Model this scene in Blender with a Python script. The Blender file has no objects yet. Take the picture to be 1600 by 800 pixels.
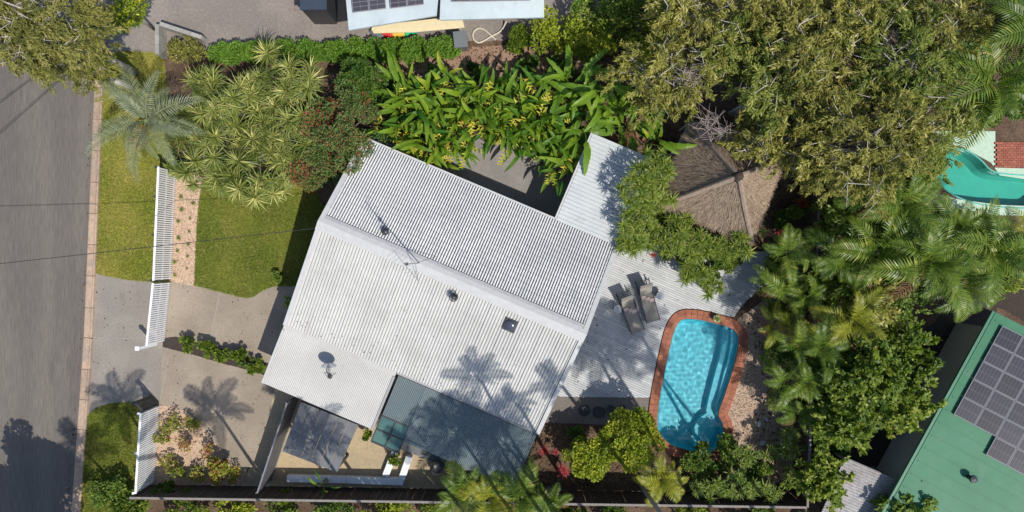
import bpy, bmesh, math, random
import numpy as np
from mathutils import Vector, Matrix
from mathutils.geometry import tessellate_polygon

# ------------------------------------------------------------------ camera, sky, sun, exposure
scene = bpy.context.scene
COL = scene.collection
H = 32.0                 # height of the drone above the ground, metres
PPM = 33.27              # photo pixels per metre on the ground
SUN_EL = math.radians(57.0)
SUN_DIR = Vector((0.68, -0.733, 0)).normalized()      # ground direction towards the sun

cam_d = bpy.data.cameras.new('camera')
cam = bpy.data.objects.new('camera', cam_d)
COL.objects.link(cam)
cam.location = (0, 0, H)
cam.rotation_euler = (0, 0, 0)
cam_d.sensor_width = 36.0
cam_d.lens = 36.0 * H / (1600.0 / PPM)
cam_d.clip_end = 500.0
scene.camera = cam

world = bpy.data.worlds.new('World')
scene.world = world
world.use_nodes = True
wn = world.node_tree.nodes
wl = world.node_tree.links
for n in list(wn):
    wn.remove(n)
w_out = wn.new('ShaderNodeOutputWorld')
w_bg = wn.new('ShaderNodeBackground')
w_sky = wn.new('ShaderNodeTexSky')
w_sky.sky_type = 'NISHITA'
w_sky.sun_disc = False
w_sky.sun_elevation = SUN_EL
w_sky.sun_rotation = math.atan2(SUN_DIR.x, SUN_DIR.y)
w_bg.inputs['Strength'].default_value = 0.148
wl.new(w_sky.outputs['Color'], w_bg.inputs['Color'])
wl.new(w_bg.outputs['Background'], w_out.inputs['Surface'])

sun_d = bpy.data.lights.new('sun', 'SUN')
sun_d.energy = 4.8
sun_d.angle = math.radians(0.53)
sun_d.color = (1.0, 0.945, 0.85)
sun = bpy.data.objects.new('sun', sun_d)
COL.objects.link(sun)
sun_vec = Vector((SUN_DIR.x * math.cos(SUN_EL), SUN_DIR.y * math.cos(SUN_EL), math.sin(SUN_EL)))
sun.rotation_euler = sun_vec.to_track_quat('Z', 'Y').to_euler()
sun.location = (20, -20, 40)

scene.view_settings.view_transform = 'Standard'
scene.view_settings.look = 'None'
scene.view_settings.gamma = 1.0
scene.view_settings.use_curve_mapping = False
scene.view_settings.exposure = 0.0
scene.render.engine = 'CYCLES'
scene.cycles.max_bounces = 10
scene.cycles.transparent_max_bounces = 12

# ------------------------------------------------------------------ helpers
R = random.Random(7)
NR = np.random.default_rng(11)

def W(px, py, h=0.0):
    """photo pixel of something h metres up -> its place in metres"""
    k = (H - h) / H / PPM
    return Vector(((px - 800) * k, (400 - py) * k, h))

def G(pts, h=0.0):
    return [(W(x, y, h).x, W(x, y, h).y) for x, y in pts]

def inside(poly, x, y):
    c = False
    j = len(poly) - 1
    for i in range(len(poly)):
        xi, yi = poly[i]; xj, yj = poly[j]
        if (yi > y) != (yj > y) and x < (xj - xi) * (y - yi) / (yj - yi) + xi:
            c = not c
        j = i
    return c

def inside_np(poly, X, Y):
    c = np.zeros(len(X), bool)
    j = len(poly) - 1
    for i in range(len(poly)):
        xi, yi = poly[i]; xj, yj = poly[j]
        if yi != yj:
            t = ((yi > Y) != (yj > Y)) & (X < (xj - xi) * (Y - yi) / (yj - yi) + xi)
            c ^= t
        j = i
    return c

class MB:
    """collects faces; build() links them as one mesh object"""
    def __init__(s):
        s.v = []; s.f = []; s.t = []; s.m = []
    def add(s, vs, fs, tint=0.5, mi=0):
        b = len(s.v)
        s.v.extend([tuple(p) for p in vs])
        for f in fs:
            s.f.append([b + i for i in f]); s.t.append(tint); s.m.append(mi)
    def box(s, lo, hi, mat=None, tint=0.5, mi=0):
        x0, y0, z0 = lo; x1, y1, z1 = hi
        vs = [Vector(p) for p in ((x0,y0,z0),(x1,y0,z0),(x1,y1,z0),(x0,y1,z0),(x0,y0,z1),(x1,y0,z1),(x1,y1,z1),(x0,y1,z1))]
        if mat is not None: vs = [mat @ p for p in vs]
        s.add(vs, [(3,2,1,0),(4,5,6,7),(0,1,5,4),(1,2,6,5),(2,3,7,6),(3,0,4,7)], tint, mi)
    def prism(s, pts, z0, z1, tint=0.5, mi=0):
        n = len(pts)
        a = sum(pts[i][0]*pts[(i+1)%n][1]-pts[(i+1)%n][0]*pts[i][1] for i in range(n))
        if a < 0: pts = pts[::-1]
        vs = [(x,y,z0) for x,y in pts] + [(x,y,z1) for x,y in pts]
        fs = [(i,(i+1)%n,n+(i+1)%n,n+i) for i in range(n)]
        tri = tessellate_polygon([[Vector((x,y,0)) for x,y in pts]])
        fs2 = []
        for a_,b_,c_ in tri:
            A,B,C = pts[a_],pts[b_],pts[c_]
            if (B[0]-A[0])*(C[1]-A[1])-(B[1]-A[1])*(C[0]-A[0]) < 0: b_,c_ = c_,b_
            fs2.append((n+a_,n+b_,n+c_)); fs2.append((c_,b_,a_))
        s.add(vs, fs+fs2, tint, mi)
    def tube(s, path, rad, n=8, cap=True, tint=0.5, mi=0):
        path = [Vector(p) for p in path]
        if not hasattr(rad,'__len__'): rad = [rad]*len(path)
        rings = []; vs = []
        up = Vector((0.0,0.03,1))
        for i,p in enumerate(path):
            d = (path[min(i+1,len(path)-1)] - path[max(i-1,0)])
            d = d.normalized() if d.length>1e-9 else Vector((0,0,1))
            a = d.cross(Vector((1,0,0.01)) if abs(d.z)>0.9 else up).normalized(); b = d.cross(a)
            for k in range(n):
                t = 2*math.pi*k/n
                vs.append(p + a*(rad[i]*math.cos(t)) + b*(rad[i]*math.sin(t)))
        fs = []
        for i in range(len(path)-1):
            for k in range(n):
                fs.append((i*n+k, (i+1)*n+k, (i+1)*n+(k+1)%n, i*n+(k+1)%n))
        if cap:
            fs.append(tuple(range(n)))
            fs.append(tuple((len(path)-1)*n+k for k in range(n))[::-1])
        s.add(vs, fs, tint, mi)
    def lathe(s, prof, n=20, loc=(0,0,0), mat=None, tint=0.5, mi=0):
        vs = []
        for r,z in prof:
            for k in range(n):
                t = 2*math.pi*k/n
                p = Vector((r*math.cos(t), r*math.sin(t), z))
                if mat is not None: p = mat @ p
                vs.append(p + Vector(loc))
        fs = []
        for i in range(len(prof)-1):
            for k in range(n):
                fs.append((i*n+k, i*n+(k+1)%n, (i+1)*n+(k+1)%n, (i+1)*n+k))
        fs.append(tuple(range(n))[::-1]); fs.append(tuple((len(prof)-1)*n+k for k in range(n)))
        s.add(vs, fs, tint, mi)
    def mesh(s, name, mats, smooth=False):
        me = bpy.data.meshes.new(name)
        me.from_pydata(s.v, [], s.f)
        if not isinstance(mats,(list,tuple)): mats = [mats]
        for m in mats: me.materials.append(m)
        if len(mats)>1: me.polygons.foreach_set('material_index', s.m)
        at = me.attributes.new('tint','FLOAT','FACE')
        at.data.foreach_set('value', s.t)
        if smooth: me.polygons.foreach_set('use_smooth', [True]*len(me.polygons))
        me.update()
        return me
    def build(s, name, mats, parent=None, smooth=False):
        return link(name, s.mesh(name, mats, smooth), parent)

def np_mesh(name, V, F, mat, tint=None, smooth=False):
    """V (n,3), F (m,k) arrays"""
    me = bpy.data.meshes.new(name)
    k = F.shape[1]
    me.vertices.add(len(V)); me.vertices.foreach_set('co', np.ascontiguousarray(V, np.float32).ravel())
    me.loops.add(F.size); me.loops.foreach_set('vertex_index', np.ascontiguousarray(F, np.int32).ravel())
    me.polygons.add(len(F)); me.polygons.foreach_set('loop_start', np.arange(0, F.size, k, dtype=np.int32))
    me.polygons.foreach_set('loop_total', np.full(len(F), k, np.int32))
    me.polygons.foreach_set('use_smooth', np.full(len(F), bool(smooth)))
    me.update(calc_edges=True)
    at = me.attributes.new('tint','FLOAT','FACE')
    at.data.foreach_set('value', np.ascontiguousarray(tint if tint is not None else np.full(len(F),.5), np.float32))
    me.materials.append(mat)
    return me

def link(name, data, parent=None, loc=None, rot=None, scale=None):
    o = bpy.data.objects.new(name, data)
    COL.objects.link(o)
    if parent is not None: o.parent = parent
    if loc is not None: o.location = loc
    if rot is not None: o.rotation_euler = rot
    if scale is not None: o.scale = scale if hasattr(scale,'__len__') else (scale,)*3
    return o

def tag(o, label, cat, group=None):
    o['label'] = label; o['category'] = cat
    if group: o['group'] = group
    return o

def thing(name, label, cat, loc=(0,0,0), rotz=0.0, group=None):
    o = link(name, None, None, loc, (0,0,rotz))
    o.empty_display_size = 0.2
    return tag(o, label, cat, group)

def struct(o, kind='structure'):
    o['kind'] = kind
    return o

# ------------------------------------------------------------------ materials
def base_mat(name):
    m = bpy.data.materials.new(name); m.use_nodes = True
    nt = m.node_tree
    b = nt.nodes['Principled BSDF']
    return m, nt, b

def surf(name, col, var=0.12, scale=3.0, rough=0.7, bump=0.0, bscale=40.0, col2=None, c2amt=0.5, c2scale=0.6, spec=0.3, stretch=None, rnd=0.0, metal=0.0, local=False, dirt=None):
    """plain surface: fine grain, a second colour in blotches, optional bump"""
    m, nt, b = base_mat(name)
    N, L = nt.nodes, nt.links
    geo = N.new('ShaderNodeNewGeometry')
    vec = geo.outputs['Position']
    if local:
        tc = N.new('ShaderNodeTexCoord'); vec = tc.outputs['Object']
    vec0 = vec
    if stretch:
        mp = N.new('ShaderNodeMapping')
        mp.inputs['Rotation'].default_value = (0,0,stretch[3] if len(stretch)>3 else 0)
        mp.inputs['Scale'].default_value = stretch[:3]
        L.new(vec, mp.inputs['Vector']); vec = mp.outputs['Vector']
    n1 = N.new('ShaderNodeTexNoise'); n1.inputs['Scale'].default_value = scale; n1.inputs['Detail'].default_value = 8; n1.inputs['Roughness'].default_value = 0.65
    L.new(vec, n1.inputs['Vector'])
    r = N.new('ShaderNodeMapRange'); r.inputs[1].default_value = .3; r.inputs[2].default_value = .7
    r.inputs[3].default_value = 1-var; r.inputs[4].default_value = 1+var
    L.new(n1.outputs['Fac'], r.inputs[0])
    mul = N.new('ShaderNodeMix'); mul.data_type = 'RGBA'; mul.blend_type = 'MULTIPLY'; mul.inputs[0].default_value = 1
    if col2:
        n2 = N.new('ShaderNodeTexNoise'); n2.inputs['Scale'].default_value = c2scale; n2.inputs['Detail'].default_value = 6
        L.new(vec, n2.inputs['Vector'])
        r2 = N.new('ShaderNodeMapRange'); r2.inputs[1].default_value = .42; r2.inputs[2].default_value = .64
        r2.inputs[3].default_value = 0; r2.inputs[4].default_value = c2amt
        L.new(n2.outputs['Fac'], r2.inputs[0])
        mx = N.new('ShaderNodeMix'); mx.data_type = 'RGBA'
        mx.inputs[6].default_value = (*col,1); mx.inputs[7].default_value = (*col2,1)
        L.new(r2.outputs[0], mx.inputs[0]); L.new(mx.outputs[2], mul.inputs[6])
    else:
        mul.inputs[6].default_value = (*col,1)
    L.new(r.outputs[0], mul.inputs[7])
    out = mul.outputs[2]
    if dirt:                       # (colour, scale, threshold, amount, stretch): stains with edges of their own
        dm = N.new('ShaderNodeMapping'); dm.inputs['Scale'].default_value = dirt[4]
        L.new(vec0, dm.inputs['Vector'])
        dn = N.new('ShaderNodeTexNoise'); dn.inputs['Scale'].default_value = dirt[1]; dn.inputs['Detail'].default_value = 7; dn.inputs['Roughness'].default_value = .7
        L.new(dm.outputs['Vector'], dn.inputs['Vector'])
        dr = N.new('ShaderNodeMapRange'); dr.inputs[1].default_value = dirt[2]; dr.inputs[2].default_value = dirt[2]+.14; dr.inputs[4].default_value = dirt[3]
        L.new(dn.outputs['Fac'], dr.inputs[0])
        dx = N.new('ShaderNodeMix'); dx.data_type = 'RGBA'; dx.inputs[7].default_value = (*dirt[0],1)
        L.new(dr.outputs[0], dx.inputs[0]); L.new(out, dx.inputs[6]); out = dx.outputs[2]
    if rnd:
        oi = N.new('ShaderNodeObjectInfo')
        rr = N.new('ShaderNodeMapRange'); rr.inputs[3].default_value = 1-rnd; rr.inputs[4].default_value = 1+rnd
        L.new(oi.outputs['Random'], rr.inputs[0])
        m2 = N.new('ShaderNodeMix'); m2.data_type = 'RGBA'; m2.blend_type = 'MULTIPLY'; m2.inputs[0].default_value = 1
        L.new(out, m2.inputs[6]); L.new(rr.outputs[0], m2.inputs[7]); out = m2.outputs[2]
    L.new(out, b.inputs['Base Color'])
    b.inputs['Roughness'].default_value = rough
    b.inputs['Specular IOR Level'].default_value = spec
    b.inputs['Metallic'].default_value = metal
    if bump:
        n3 = N.new('ShaderNodeTexNoise'); n3.inputs['Scale'].default_value = bscale; n3.inputs['Detail'].default_value = 5
        L.new(vec, n3.inputs['Vector'])
        bp = N.new('ShaderNodeBump'); bp.inputs['Strength'].default_value = bump; bp.inputs['Distance'].default_value = .03
        L.new(n3.outputs['Fac'], bp.inputs['Height']); L.new(bp.outputs['Normal'], b.inputs['Normal'])
    return m

def leafmat(name, a, b_, c=None, trans=0.35, rough=0.5, rnd=0.25, spec=0.35):
    """leaf: colour runs from a to b (and c) by the leaf's own tint value and by plant"""
    m, nt, b = base_mat(name)
    N, L = nt.nodes, nt.links
    at = N.new('ShaderNodeAttribute'); at.attribute_name = 'tint'
    oi = N.new('ShaderNodeObjectInfo')
    ad = N.new('ShaderNodeMath'); ad.operation = 'MULTIPLY_ADD'
    ad.inputs[1].default_value = rnd; ad.inputs[2].default_value = -rnd/2
    L.new(oi.outputs['Random'], ad.inputs[0])
    sm = N.new('ShaderNodeMath'); sm.operation = 'ADD'; sm.use_clamp = True
    L.new(at.outputs['Fac'], sm.inputs[0]); L.new(ad.outputs[0], sm.inputs[1])
    cr = N.new('ShaderNodeValToRGB')
    e = cr.color_ramp.elements
    e[0].position = 0.0; e[0].color = (*a,1)
    e[1].position = 0.8 if c else 1.0; e[1].color = (*b_,1)
    if c:
        x = e.new(0.97); x.color = (*c,1)
    L.new(sm.outputs[0], cr.inputs['Fac'])
    L.new(cr.outputs['Color'], b.inputs['Base Color'])
    b.inputs['Roughness'].default_value = rough
    b.inputs['Specular IOR Level'].default_value = spec
    tr = N.new('ShaderNodeBsdfTranslucent')
    hs = N.new('ShaderNodeHueSaturation'); hs.inputs['Saturation'].default_value = 1.1; hs.inputs['Value'].default_value = 1.1
    L.new(cr.outputs['Color'], hs.inputs['Color']); L.new(hs.outputs['Color'], tr.inputs['Color'])
    mx = N.new('ShaderNodeMixShader'); mx.inputs[0].default_value = trans
    out = N['Material Output'] if 'Material Output' in N else [n for n in N if n.type=='OUTPUT_MATERIAL'][0]
    L.new(b.outputs['BSDF'], mx.inputs[1]); L.new(tr.outputs['BSDF'], mx.inputs[2]); L.new(mx.outputs[0], out.inputs['Surface'])
    return m

M = {}
M['mulch'] = surf('mulch', (.085,.055,.036), .5, 9, .95, .8, 30, (.15,.10,.065), .7, 1.2)
M['asphalt'] = surf('asphalt', (.118,.105,.095), .2, 14, .85, .35, 90, (.15,.132,.115), .9, .8, stretch=(1.0,.10,1.0), dirt=((.078,.07,.066),1.1,.58,.6,(1,.25,1)))
M['asphalt_wear'] = M['asphalt']
M['kerb'] = surf('kerb_concrete', (.40,.29,.21), .2, 6, .85, .3, 60, (.30,.235,.19), .8, 1.0, rnd=.12)
M['driveway'] = surf('driveway_concrete', (.235,.195,.152), .16, 12, .85, .25, 80, (.30,.25,.198), .9, .55, rnd=.05, dirt=((.145,.118,.092),1.6,.59,.65,(1,1,1)))
M['crossover'] = surf('crossover_concrete', (.225,.20,.175), .16, 12, .85, .25, 80, (.265,.24,.21), .9, .7, dirt=((.14,.125,.108),1.3,.59,.65,(1,.6,1)))
M['tan_concrete'] = surf('tan_concrete', (.40,.31,.195), .16, 8, .85, .25, 80, (.33,.265,.18), .9, .9, dirt=((.2,.16,.11),1.5,.6,.6,(1,1,1)))
M['court'] = surf('courtyard_concrete', (.20,.185,.178), .16, 12, .85, .3, 90, (.25,.23,.215), .9, .8, dirt=((.12,.11,.10),1.5,.58,.6,(1,1,1)))
M['dirt_drive'] = surf('dirt_drive', (.20,.175,.158), .2, 8, .95, .5, 40, (.255,.22,.195), .8, .5, dirt=((.30,.27,.25),2.2,.64,.8,(1,1,1)))
M['lawn'] = surf('lawn_soil', (.125,.17,.022), .3, 6, .95, .6, 60, (.23,.215,.055), .9, 1.1, dirt=((.27,.215,.09),1.3,.60,.8,(1,1,1)))
M['verge'] = surf('verge_soil', (.20,.225,.03), .3, 6, .95, .6, 60, (.30,.26,.075), .9, .9, dirt=((.31,.245,.11),1.2,.58,.8,(1,1,1)))
M['gravel'] = surf('pink_gravel', (.50,.36,.255), .35, 26, .95, 1.0, 45, (.42,.30,.21), .7, 1.2)
M['gravel2'] = surf('tan_gravel', (.46,.335,.25), .4, 22, .95, 1.0, 45, (.37,.265,.195), .7, 1.2)
M['soil'] = surf('dark_soil', (.05,.038,.032), .4, 12, .95, .8, 40)
M['white_tile'] = surf('white_roof_tile', (.62,.62,.62), .08, 5, .55, .15, 60, (.55,.555,.56), .8, .8, rnd=.06, dirt=((.38,.375,.36),.9,.60,.5,(1,1,1)))
M['tile_channel'] = surf('grimy_shaded_tile_channel', (.075,.075,.08), .3, 8, .85)  # channel dirt, with the groove's shade put into the dark colour too
M['metal_roof'] = surf('white_metal_roof', (.475,.472,.46), .06, 4, .5, 0, 60, (.42,.418,.405), .9, .7, local=True, dirt=((.29,.28,.26),1.6,.59,.5,(2.2,.16,1)))
M['annex_roof'] = surf('cream_metal_roof', (.46,.455,.44), .06, 4, .5, 0, 60, (.41,.405,.39), .9, .5, local=True, dirt=((.29,.28,.26),1.6,.59,.5,(2.2,.2,1)))
M['patio_roof'] = surf('patio_roof_panel', (.46,.485,.495), .05, 3, .5, 0, 60, (.41,.435,.445), .8, .8, dirt=((.28,.285,.28),1.2,.6,.6,(1,1,1)))
M['trim'] = surf('white_trim', (.45,.45,.45), .08, 5, .5)
M['grey_trim'] = surf('grey_trim', (.30,.30,.31), .1, 5, .6)
M['wall'] = surf('rendered_wall', (.55,.54,.52), .06, 5, .8, .2, 60)
M['dark_metal'] = surf('dark_metal', (.035,.036,.042), .15, 9, .45, spec=.5)
M['dish'] = surf('dish_grey', (.23,.25,.28), .08, 6, .45, spec=.5)
M['deck'] = surf('pale_deck_board', (.46,.47,.475), .08, 5, .65, .2, 30, (.40,.415,.42), .8, 1.0, rnd=.10, dirt=((.27,.27,.265),1.1,.64,.45,(1,1,1)))
M['white_paint'] = surf('white_paint', (.78,.78,.79), .05, 5, .5)
M['blue_white'] = surf('white_wall_paint', (.70,.74,.78), .08, 5, .6)
M['dark_timber'] = surf('dark_timber', (.060,.045,.036), .3, 12, .85, .5, 40, rnd=.25)
M['grey_timber'] = surf('grey_timber', (.22,.20,.185), .25, 12, .85, .5, 40, rnd=.2)
M['terracotta'] = surf('terracotta_paver', (.31,.115,.068), .2, 9, .8, .4, 60, (.23,.085,.05), .7, 2.0, rnd=.13)
M['slate'] = surf('slate_stone', (.045,.046,.052), .3, 9, .75, .6, 40, rnd=.15)
M['pebble_conc'] = surf('pebble_concrete', (.17,.15,.135), .4, 30, .9, .9, 50)
M['thatch'] = surf('thatch', (.27,.21,.165), .35, 14, .95, .9, 34, (.33,.25,.19), .7, 1.5, rnd=.08)
M['straw'] = leafmat('straw', (.17,.125,.095), (.40,.31,.225), None, .05, .9, .1, .1)
M['brick'] = surf('red_brick', (.30,.105,.07), .25, 12, .85, .5, 50, rnd=.2)
M['green_roof'] = surf('green_metal_roof', (.036,.165,.088), .08, 3, .5, 0, 50, (.05,.185,.105), .8, .5, dirt=((.09,.19,.13),1.2,.56,.6,(1,1,1)))
M['pale_roof'] = surf('pale_blue_roof', (.40,.465,.49), .06, 3, .5, 0, 50, (.35,.41,.44), .8, .5, dirt=((.25,.28,.29),1.2,.58,.6,(1,1,1)))
M['grey_roof'] = surf('weathered_roof', (.36,.35,.36), .25, 6, .7, .2, 50, (.27,.25,.245), .8, .8)
M['shed_roof'] = surf('charcoal_roof', (.14,.145,.155), .12, 6, .6, 0, 50, (.13,.13,.135), .7, .8, rnd=.06)
M['panel'] = surf('solar_cell', (.032,.031,.044), .1, 8, .3, spec=.5, rnd=.25)
M['panel_frame'] = surf('panel_frame', (.20,.20,.225), .05, 8, .4)
M['mint'] = surf('mint_paving', (.40,.53,.42), .1, 6, .7)
M['teal_pool'] = surf('teal_pool', (.10,.40,.34), .08, 2, .4)
M['gelcoat'] = surf('pool_gelcoat', (.075,.50,.60), .05, 3, .4)
M['fabric'] = surf('taupe_sling', (.25,.235,.205), .08, 60, .85)
M['towel'] = surf('towel', (.62,.47,.42), .3, 25, .95, .5, 60)
M['glass_grey'] = surf('grey_glass', (.33,.35,.38), .05, 5, .15, spec=.6)
M['red_plastic'] = surf('red_plastic', (.55,.03,.03), .06, 4, .35)
M['yellow_plastic'] = surf('yellow_plastic', (.65,.40,.05), .06, 4, .35)
M['green_plastic'] = surf('green_plastic', (.04,.40,.20), .06, 4, .35)
M['beige'] = surf('beige_awning', (.55,.46,.28), .08, 5, .7)
M['hose'] = surf('pale_hose', (.50,.45,.37), .08, 5, .5)
M['bin'] = surf('grey_bin', (.14,.155,.165), .08, 5, .5)
M['block'] = surf('grey_block', (.30,.29,.27), .2, 8, .9, .5, 40, rnd=.12)
M['cable'] = surf('cable', (.03,.03,.03), .05, 5, .6)
M['white_cable'] = surf('white_cable', (.6,.6,.6), .05, 5, .5)
M['bark'] = surf('bark', (.21,.175,.14), .4, 12, .9, .8, 25)
M['pale_bark'] = surf('pale_bark', (.50,.46,.41), .25, 12, .9, .6, 25)
M['palm_trunk'] = surf('palm_trunk', (.26,.235,.20), .25, 10, .9, .5, 25)
M['green_stem'] = surf('green_stem', (.12,.15,.06), .2, 10, .7)
M['rock'] = surf('pale_rock', (.42,.42,.44), .25, 8, .85, .7, 20)

M['blade'] = leafmat('grass_blade', (.11,.165,.018), (.31,.31,.06), None, .3, .7, 0)
M['blade2'] = leafmat('verge_blade', (.17,.215,.024), (.42,.37,.09), None, .3, .7, 0)
M['strap'] = leafmat('strap_leaf', (.045,.09,.014), (.28,.315,.07), (.62,.57,.21), .22, .45, .35, .4)
M['boug'] = leafmat('bougainvillea_leaf', (0.051,0.094,0.026), (0.145,0.210,0.051), (0.319,0.051,0.043), .25, .5, .12)
M['heli'] = leafmat('heliconia_leaf', (.04,.135,.012), (.24,.345,.024), (.46,.43,.06), .38, .5, .55, .25)
M['bract'] = leafmat('heliconia_bract', (.28,.34,.03), (.62,.55,.07), (.55,.30,.06), .3, .5, .2, .3)
M['banana'] = leafmat('banana_leaf', (.05,.15,.014), (.24,.36,.03), None, .35, .45, .35, .3)
M['dead'] = leafmat('dead_leaf', (.14,.06,.035), (.26,.13,.075), None, .15, .8, .3)
M['mela'] = leafmat('wispy_leaf', (.085,.10,.016), (.40,.375,.08), (.60,.55,.25), .3, .6, .2)
M['mela_green'] = leafmat('wispy_green_leaf', (.06,.105,.014), (.29,.325,.06), (.46,.45,.15), .3, .6, .2)
M['mela_road'] = leafmat('street_tree_leaf', (.075,.09,.018), (.31,.30,.07), (.40,.35,.14), .3, .6, .1)
M['drac'] = leafmat('dracaena_leaf', (.04,.095,.014), (.25,.32,.045), (.42,.43,.12), .3, .45, .3)
M['ros'] = leafmat('agave_leaf', (.055,.125,.02), (.28,.36,.075), (.50,.50,.20), .3, .45, .3)
M['palm'] = leafmat('palm_leaf', (.035,.095,.012), (.19,.265,.032), (.38,.37,.09), .32, .42, .4, .4)
M['palm_gold'] = leafmat('golden_palm_leaf', (0.115,0.161,0.017), (0.380,0.380,0.040), (0.437,0.380,0.069), .35, .42, .3, .4)
M['palm_blue'] = leafmat('silver_palm_leaf', (.13,.165,.085), (.31,.34,.215), None, .25, .55, .25, .3)
M['shrub_gold'] = leafmat('golden_shrub_leaf', (.10,.17,.014), (.42,.47,.035), (.56,.54,.09), .35, .45, .2)
M['shrub'] = leafmat('green_shrub_leaf', (.04,.10,.013), (.18,.265,.036), (.34,.37,.08), .3, .5, .3)
M['shrub_bright'] = leafmat('bright_tree_leaf', (.045,.095,.010), (.20,.275,.026), (.34,.36,.06), .35, .5, .3)
M['hedge'] = leafmat('hedge_leaf', (.06,.15,.014), (.19,.33,.035), None, .3, .5, .1)
M['croton'] = leafmat('croton_leaf', (.10,.15,.02), (.36,.36,.05), (.28,.08,.05), .3, .45, .25)
M['redleaf'] = leafmat('bromeliad_leaf', (.24,.03,.035), (.50,.09,.10), (.58,.25,.2), .3, .45, .3)
M['dry_twig'] = surf('dry_twig', (.30,.245,.225), .25, 12, .9)
# ------------------------------------------------------------------ ground, road, paths
POOL_PX = [(1073,497),(1090,498.5),(1107,502),(1122,506),(1137,510),(1146,514.5),(1151,520),(1154,526),(1154.5,533),(1151,554),(1146,574),(1140,593),(1134,611),(1128.5,627),(1123,641),(1122,648),(1125,654),(1129,661),(1131,671),(1130.5,680),(1127.5,689),(1120,701),(1112,707),(1104,709.5),(1094,708.5),(1083,705.5),(1069,702),(1055,698.5),(1043,692),(1032.5,681),(1027.5,673),(1026,664),(1027,646),(1029,629),(1032,609),(1036,589),(1040.5,566),(1045.5,544),(1049,527),(1054,513),(1058,505),(1064,499)]
POOL = G(POOL_PX)
def smooth_loop(p, it=2):
    for _ in range(it):
        q = []
        for i in range(len(p)):
            a, b = p[i], p[(i+1)%len(p)]
            q.append((a[0]*.75+b[0]*.25, a[1]*.75+b[1]*.25)); q.append((a[0]*.25+b[0]*.75, a[1]*.25+b[1]*.75))
        p = q
    return p
POOL = smooth_loop(POOL, 1)
def loop_area(p):
    return .5*sum(p[i][0]*p[(i+1)%len(p)][1]-p[(i+1)%len(p)][0]*p[i][1] for i in range(len(p)))
if loop_area(POOL) < 0: POOL = POOL[::-1]
def offset(p, d):
    """move a counter-clockwise loop outwards by d"""
    out = []
    n = len(p)
    for i in range(n):
        a, b, c = p[i-1], p[i], p[(i+1)%n]
        t = Vector((c[0]-a[0], c[1]-a[1])).normalized()
        out.append((b[0]+t.y*d, b[1]-t.x*d))
    return out
POOL2 = G([(1462,240),(1482,232),(1508,234),(1532,250),(1548,270),(1580,274),(1640,277),(1640,325),(1580,324),(1530,319),(1490,306),(1466,285)])
POOL2 = smooth_loop(POOL2, 2)
if loop_area(POOL2) < 0: POOL2 = POOL2[::-1]

def ground_with_holes():
    bm = bmesh.new()
    def loop(pts):
        vs = [bm.verts.new((x,y,0)) for x,y in pts]
        for i in range(len(vs)): bm.edges.new((vs[i], vs[(i+1)%len(vs)]))
    loop([(-90,-70),(90,-70),(90,70),(-90,70)])
    loop(offset(POOL, .04)); loop(offset(POOL2, .04))
    bmesh.ops.triangle_fill(bm, edges=bm.edges[:], use_beauty=True, normal=(0,0,1))
    bmesh.ops.recalc_face_normals(bm, faces=bm.faces[:])
    for f in bm.faces:
        if f.normal.z < 0: f.normal_flip()
    me = bpy.data.meshes.new('ground'); bm.to_mesh(me); bm.free()
    me.materials.append(M['mulch'])
    return struct(link('ground', me))
ground_with_holes()

def sheet(name, px, z, mat, jit=0.0, closed_curve=0, world_pts=None):
    p = world_pts or G(px)
    if closed_curve: p = smooth_loop(p, closed_curve)
    if jit:
        q = []
        for i in range(len(p)):
            a, b = p[i], p[(i+1)%len(p)]
            L = math.hypot(b[0]-a[0], b[1]-a[1]); n = max(1, int(L/.12))
            for k in range(n):
                t = k/n
                q.append((a[0]+(b[0]-a[0])*t+R.uniform(-jit,jit), a[1]+(b[1]-a[1])*t+R.uniform(-jit,jit)))
        p = q
    mb = MB()
    tri = tessellate_polygon([[Vector((x,y,0)) for x,y in p]])
    fs = []
    for a,b,c in tri:
        A,B,C = p[a],p[b],p[c]
        if (B[0]-A[0])*(C[1]-A[1])-(B[1]-A[1])*(C[0]-A[0]) < 0: b,c = c,b
        fs.append((a,b,c))
    mb.add([(x,y,z) for x,y in p], fs)
    return struct(mb.build(name, mat))

road_px = [(-300,-300),(165,-300),(158,-100),(147,150),(143,250),(131,530),(112,800),(100,1000),(-300,1000)]
sheet('road', road_px, .004, M['asphalt'])
VERGE = [(153,185),(157,140),(262,140),(275,270),(267,442),(240,441),(215,439),(190,436),(165,431),(148,427),(150,300)]
sheet('verge_lawn', VERGE, .008, M['verge'], .02)
VERGE2 = [(160,84),(200,80),(255,82),(262,141),(157,141)]
sheet('corner_lawn', VERGE2, .012, M['verge'], .03)
VERGE3 = [(136,650),(150,638),(170,631),(200,628),(228,627),(240,640),(232,770),(222,860),(118,860)]
sheet('lower_verge_lawn', VERGE3, .012, M['lawn'], .02)
sheet('crossover', [(148,426),(190,433),(250,437),(268,436),(257,535),(250,634),(228,629),(190,630),(160,638),(137,652),(140,560),(144,500)], .0035, M['crossover'])
sheet('driveway', [(264,437),(300,441),(500,441),(476,520),(452,586),(430,640),(400,720),(385,735),(353,718),(315,662),(290,643),(250,632),(253,560),(262,480)], .010, M['driveway'])
LAWN = [(300,250),(470,250),(510,330),(490,390),(470,447),(448,447),(432,447),(420,450),(408,456),(396,464),(385,466),(370,463),(340,455),(304,446),(305.5,400),(308,350),(312,310),(316,285)]
sheet('front_lawn', LAWN, .022, M['lawn'], .015)
GRAVEL1 = [(276,262),(330,262),(316,285),(312,310),(308,350),(305.5,400),(304,447),(267,439),(271,350)]
sheet('gravel_path', GRAVEL1, .018, M['gravel'])
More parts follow.
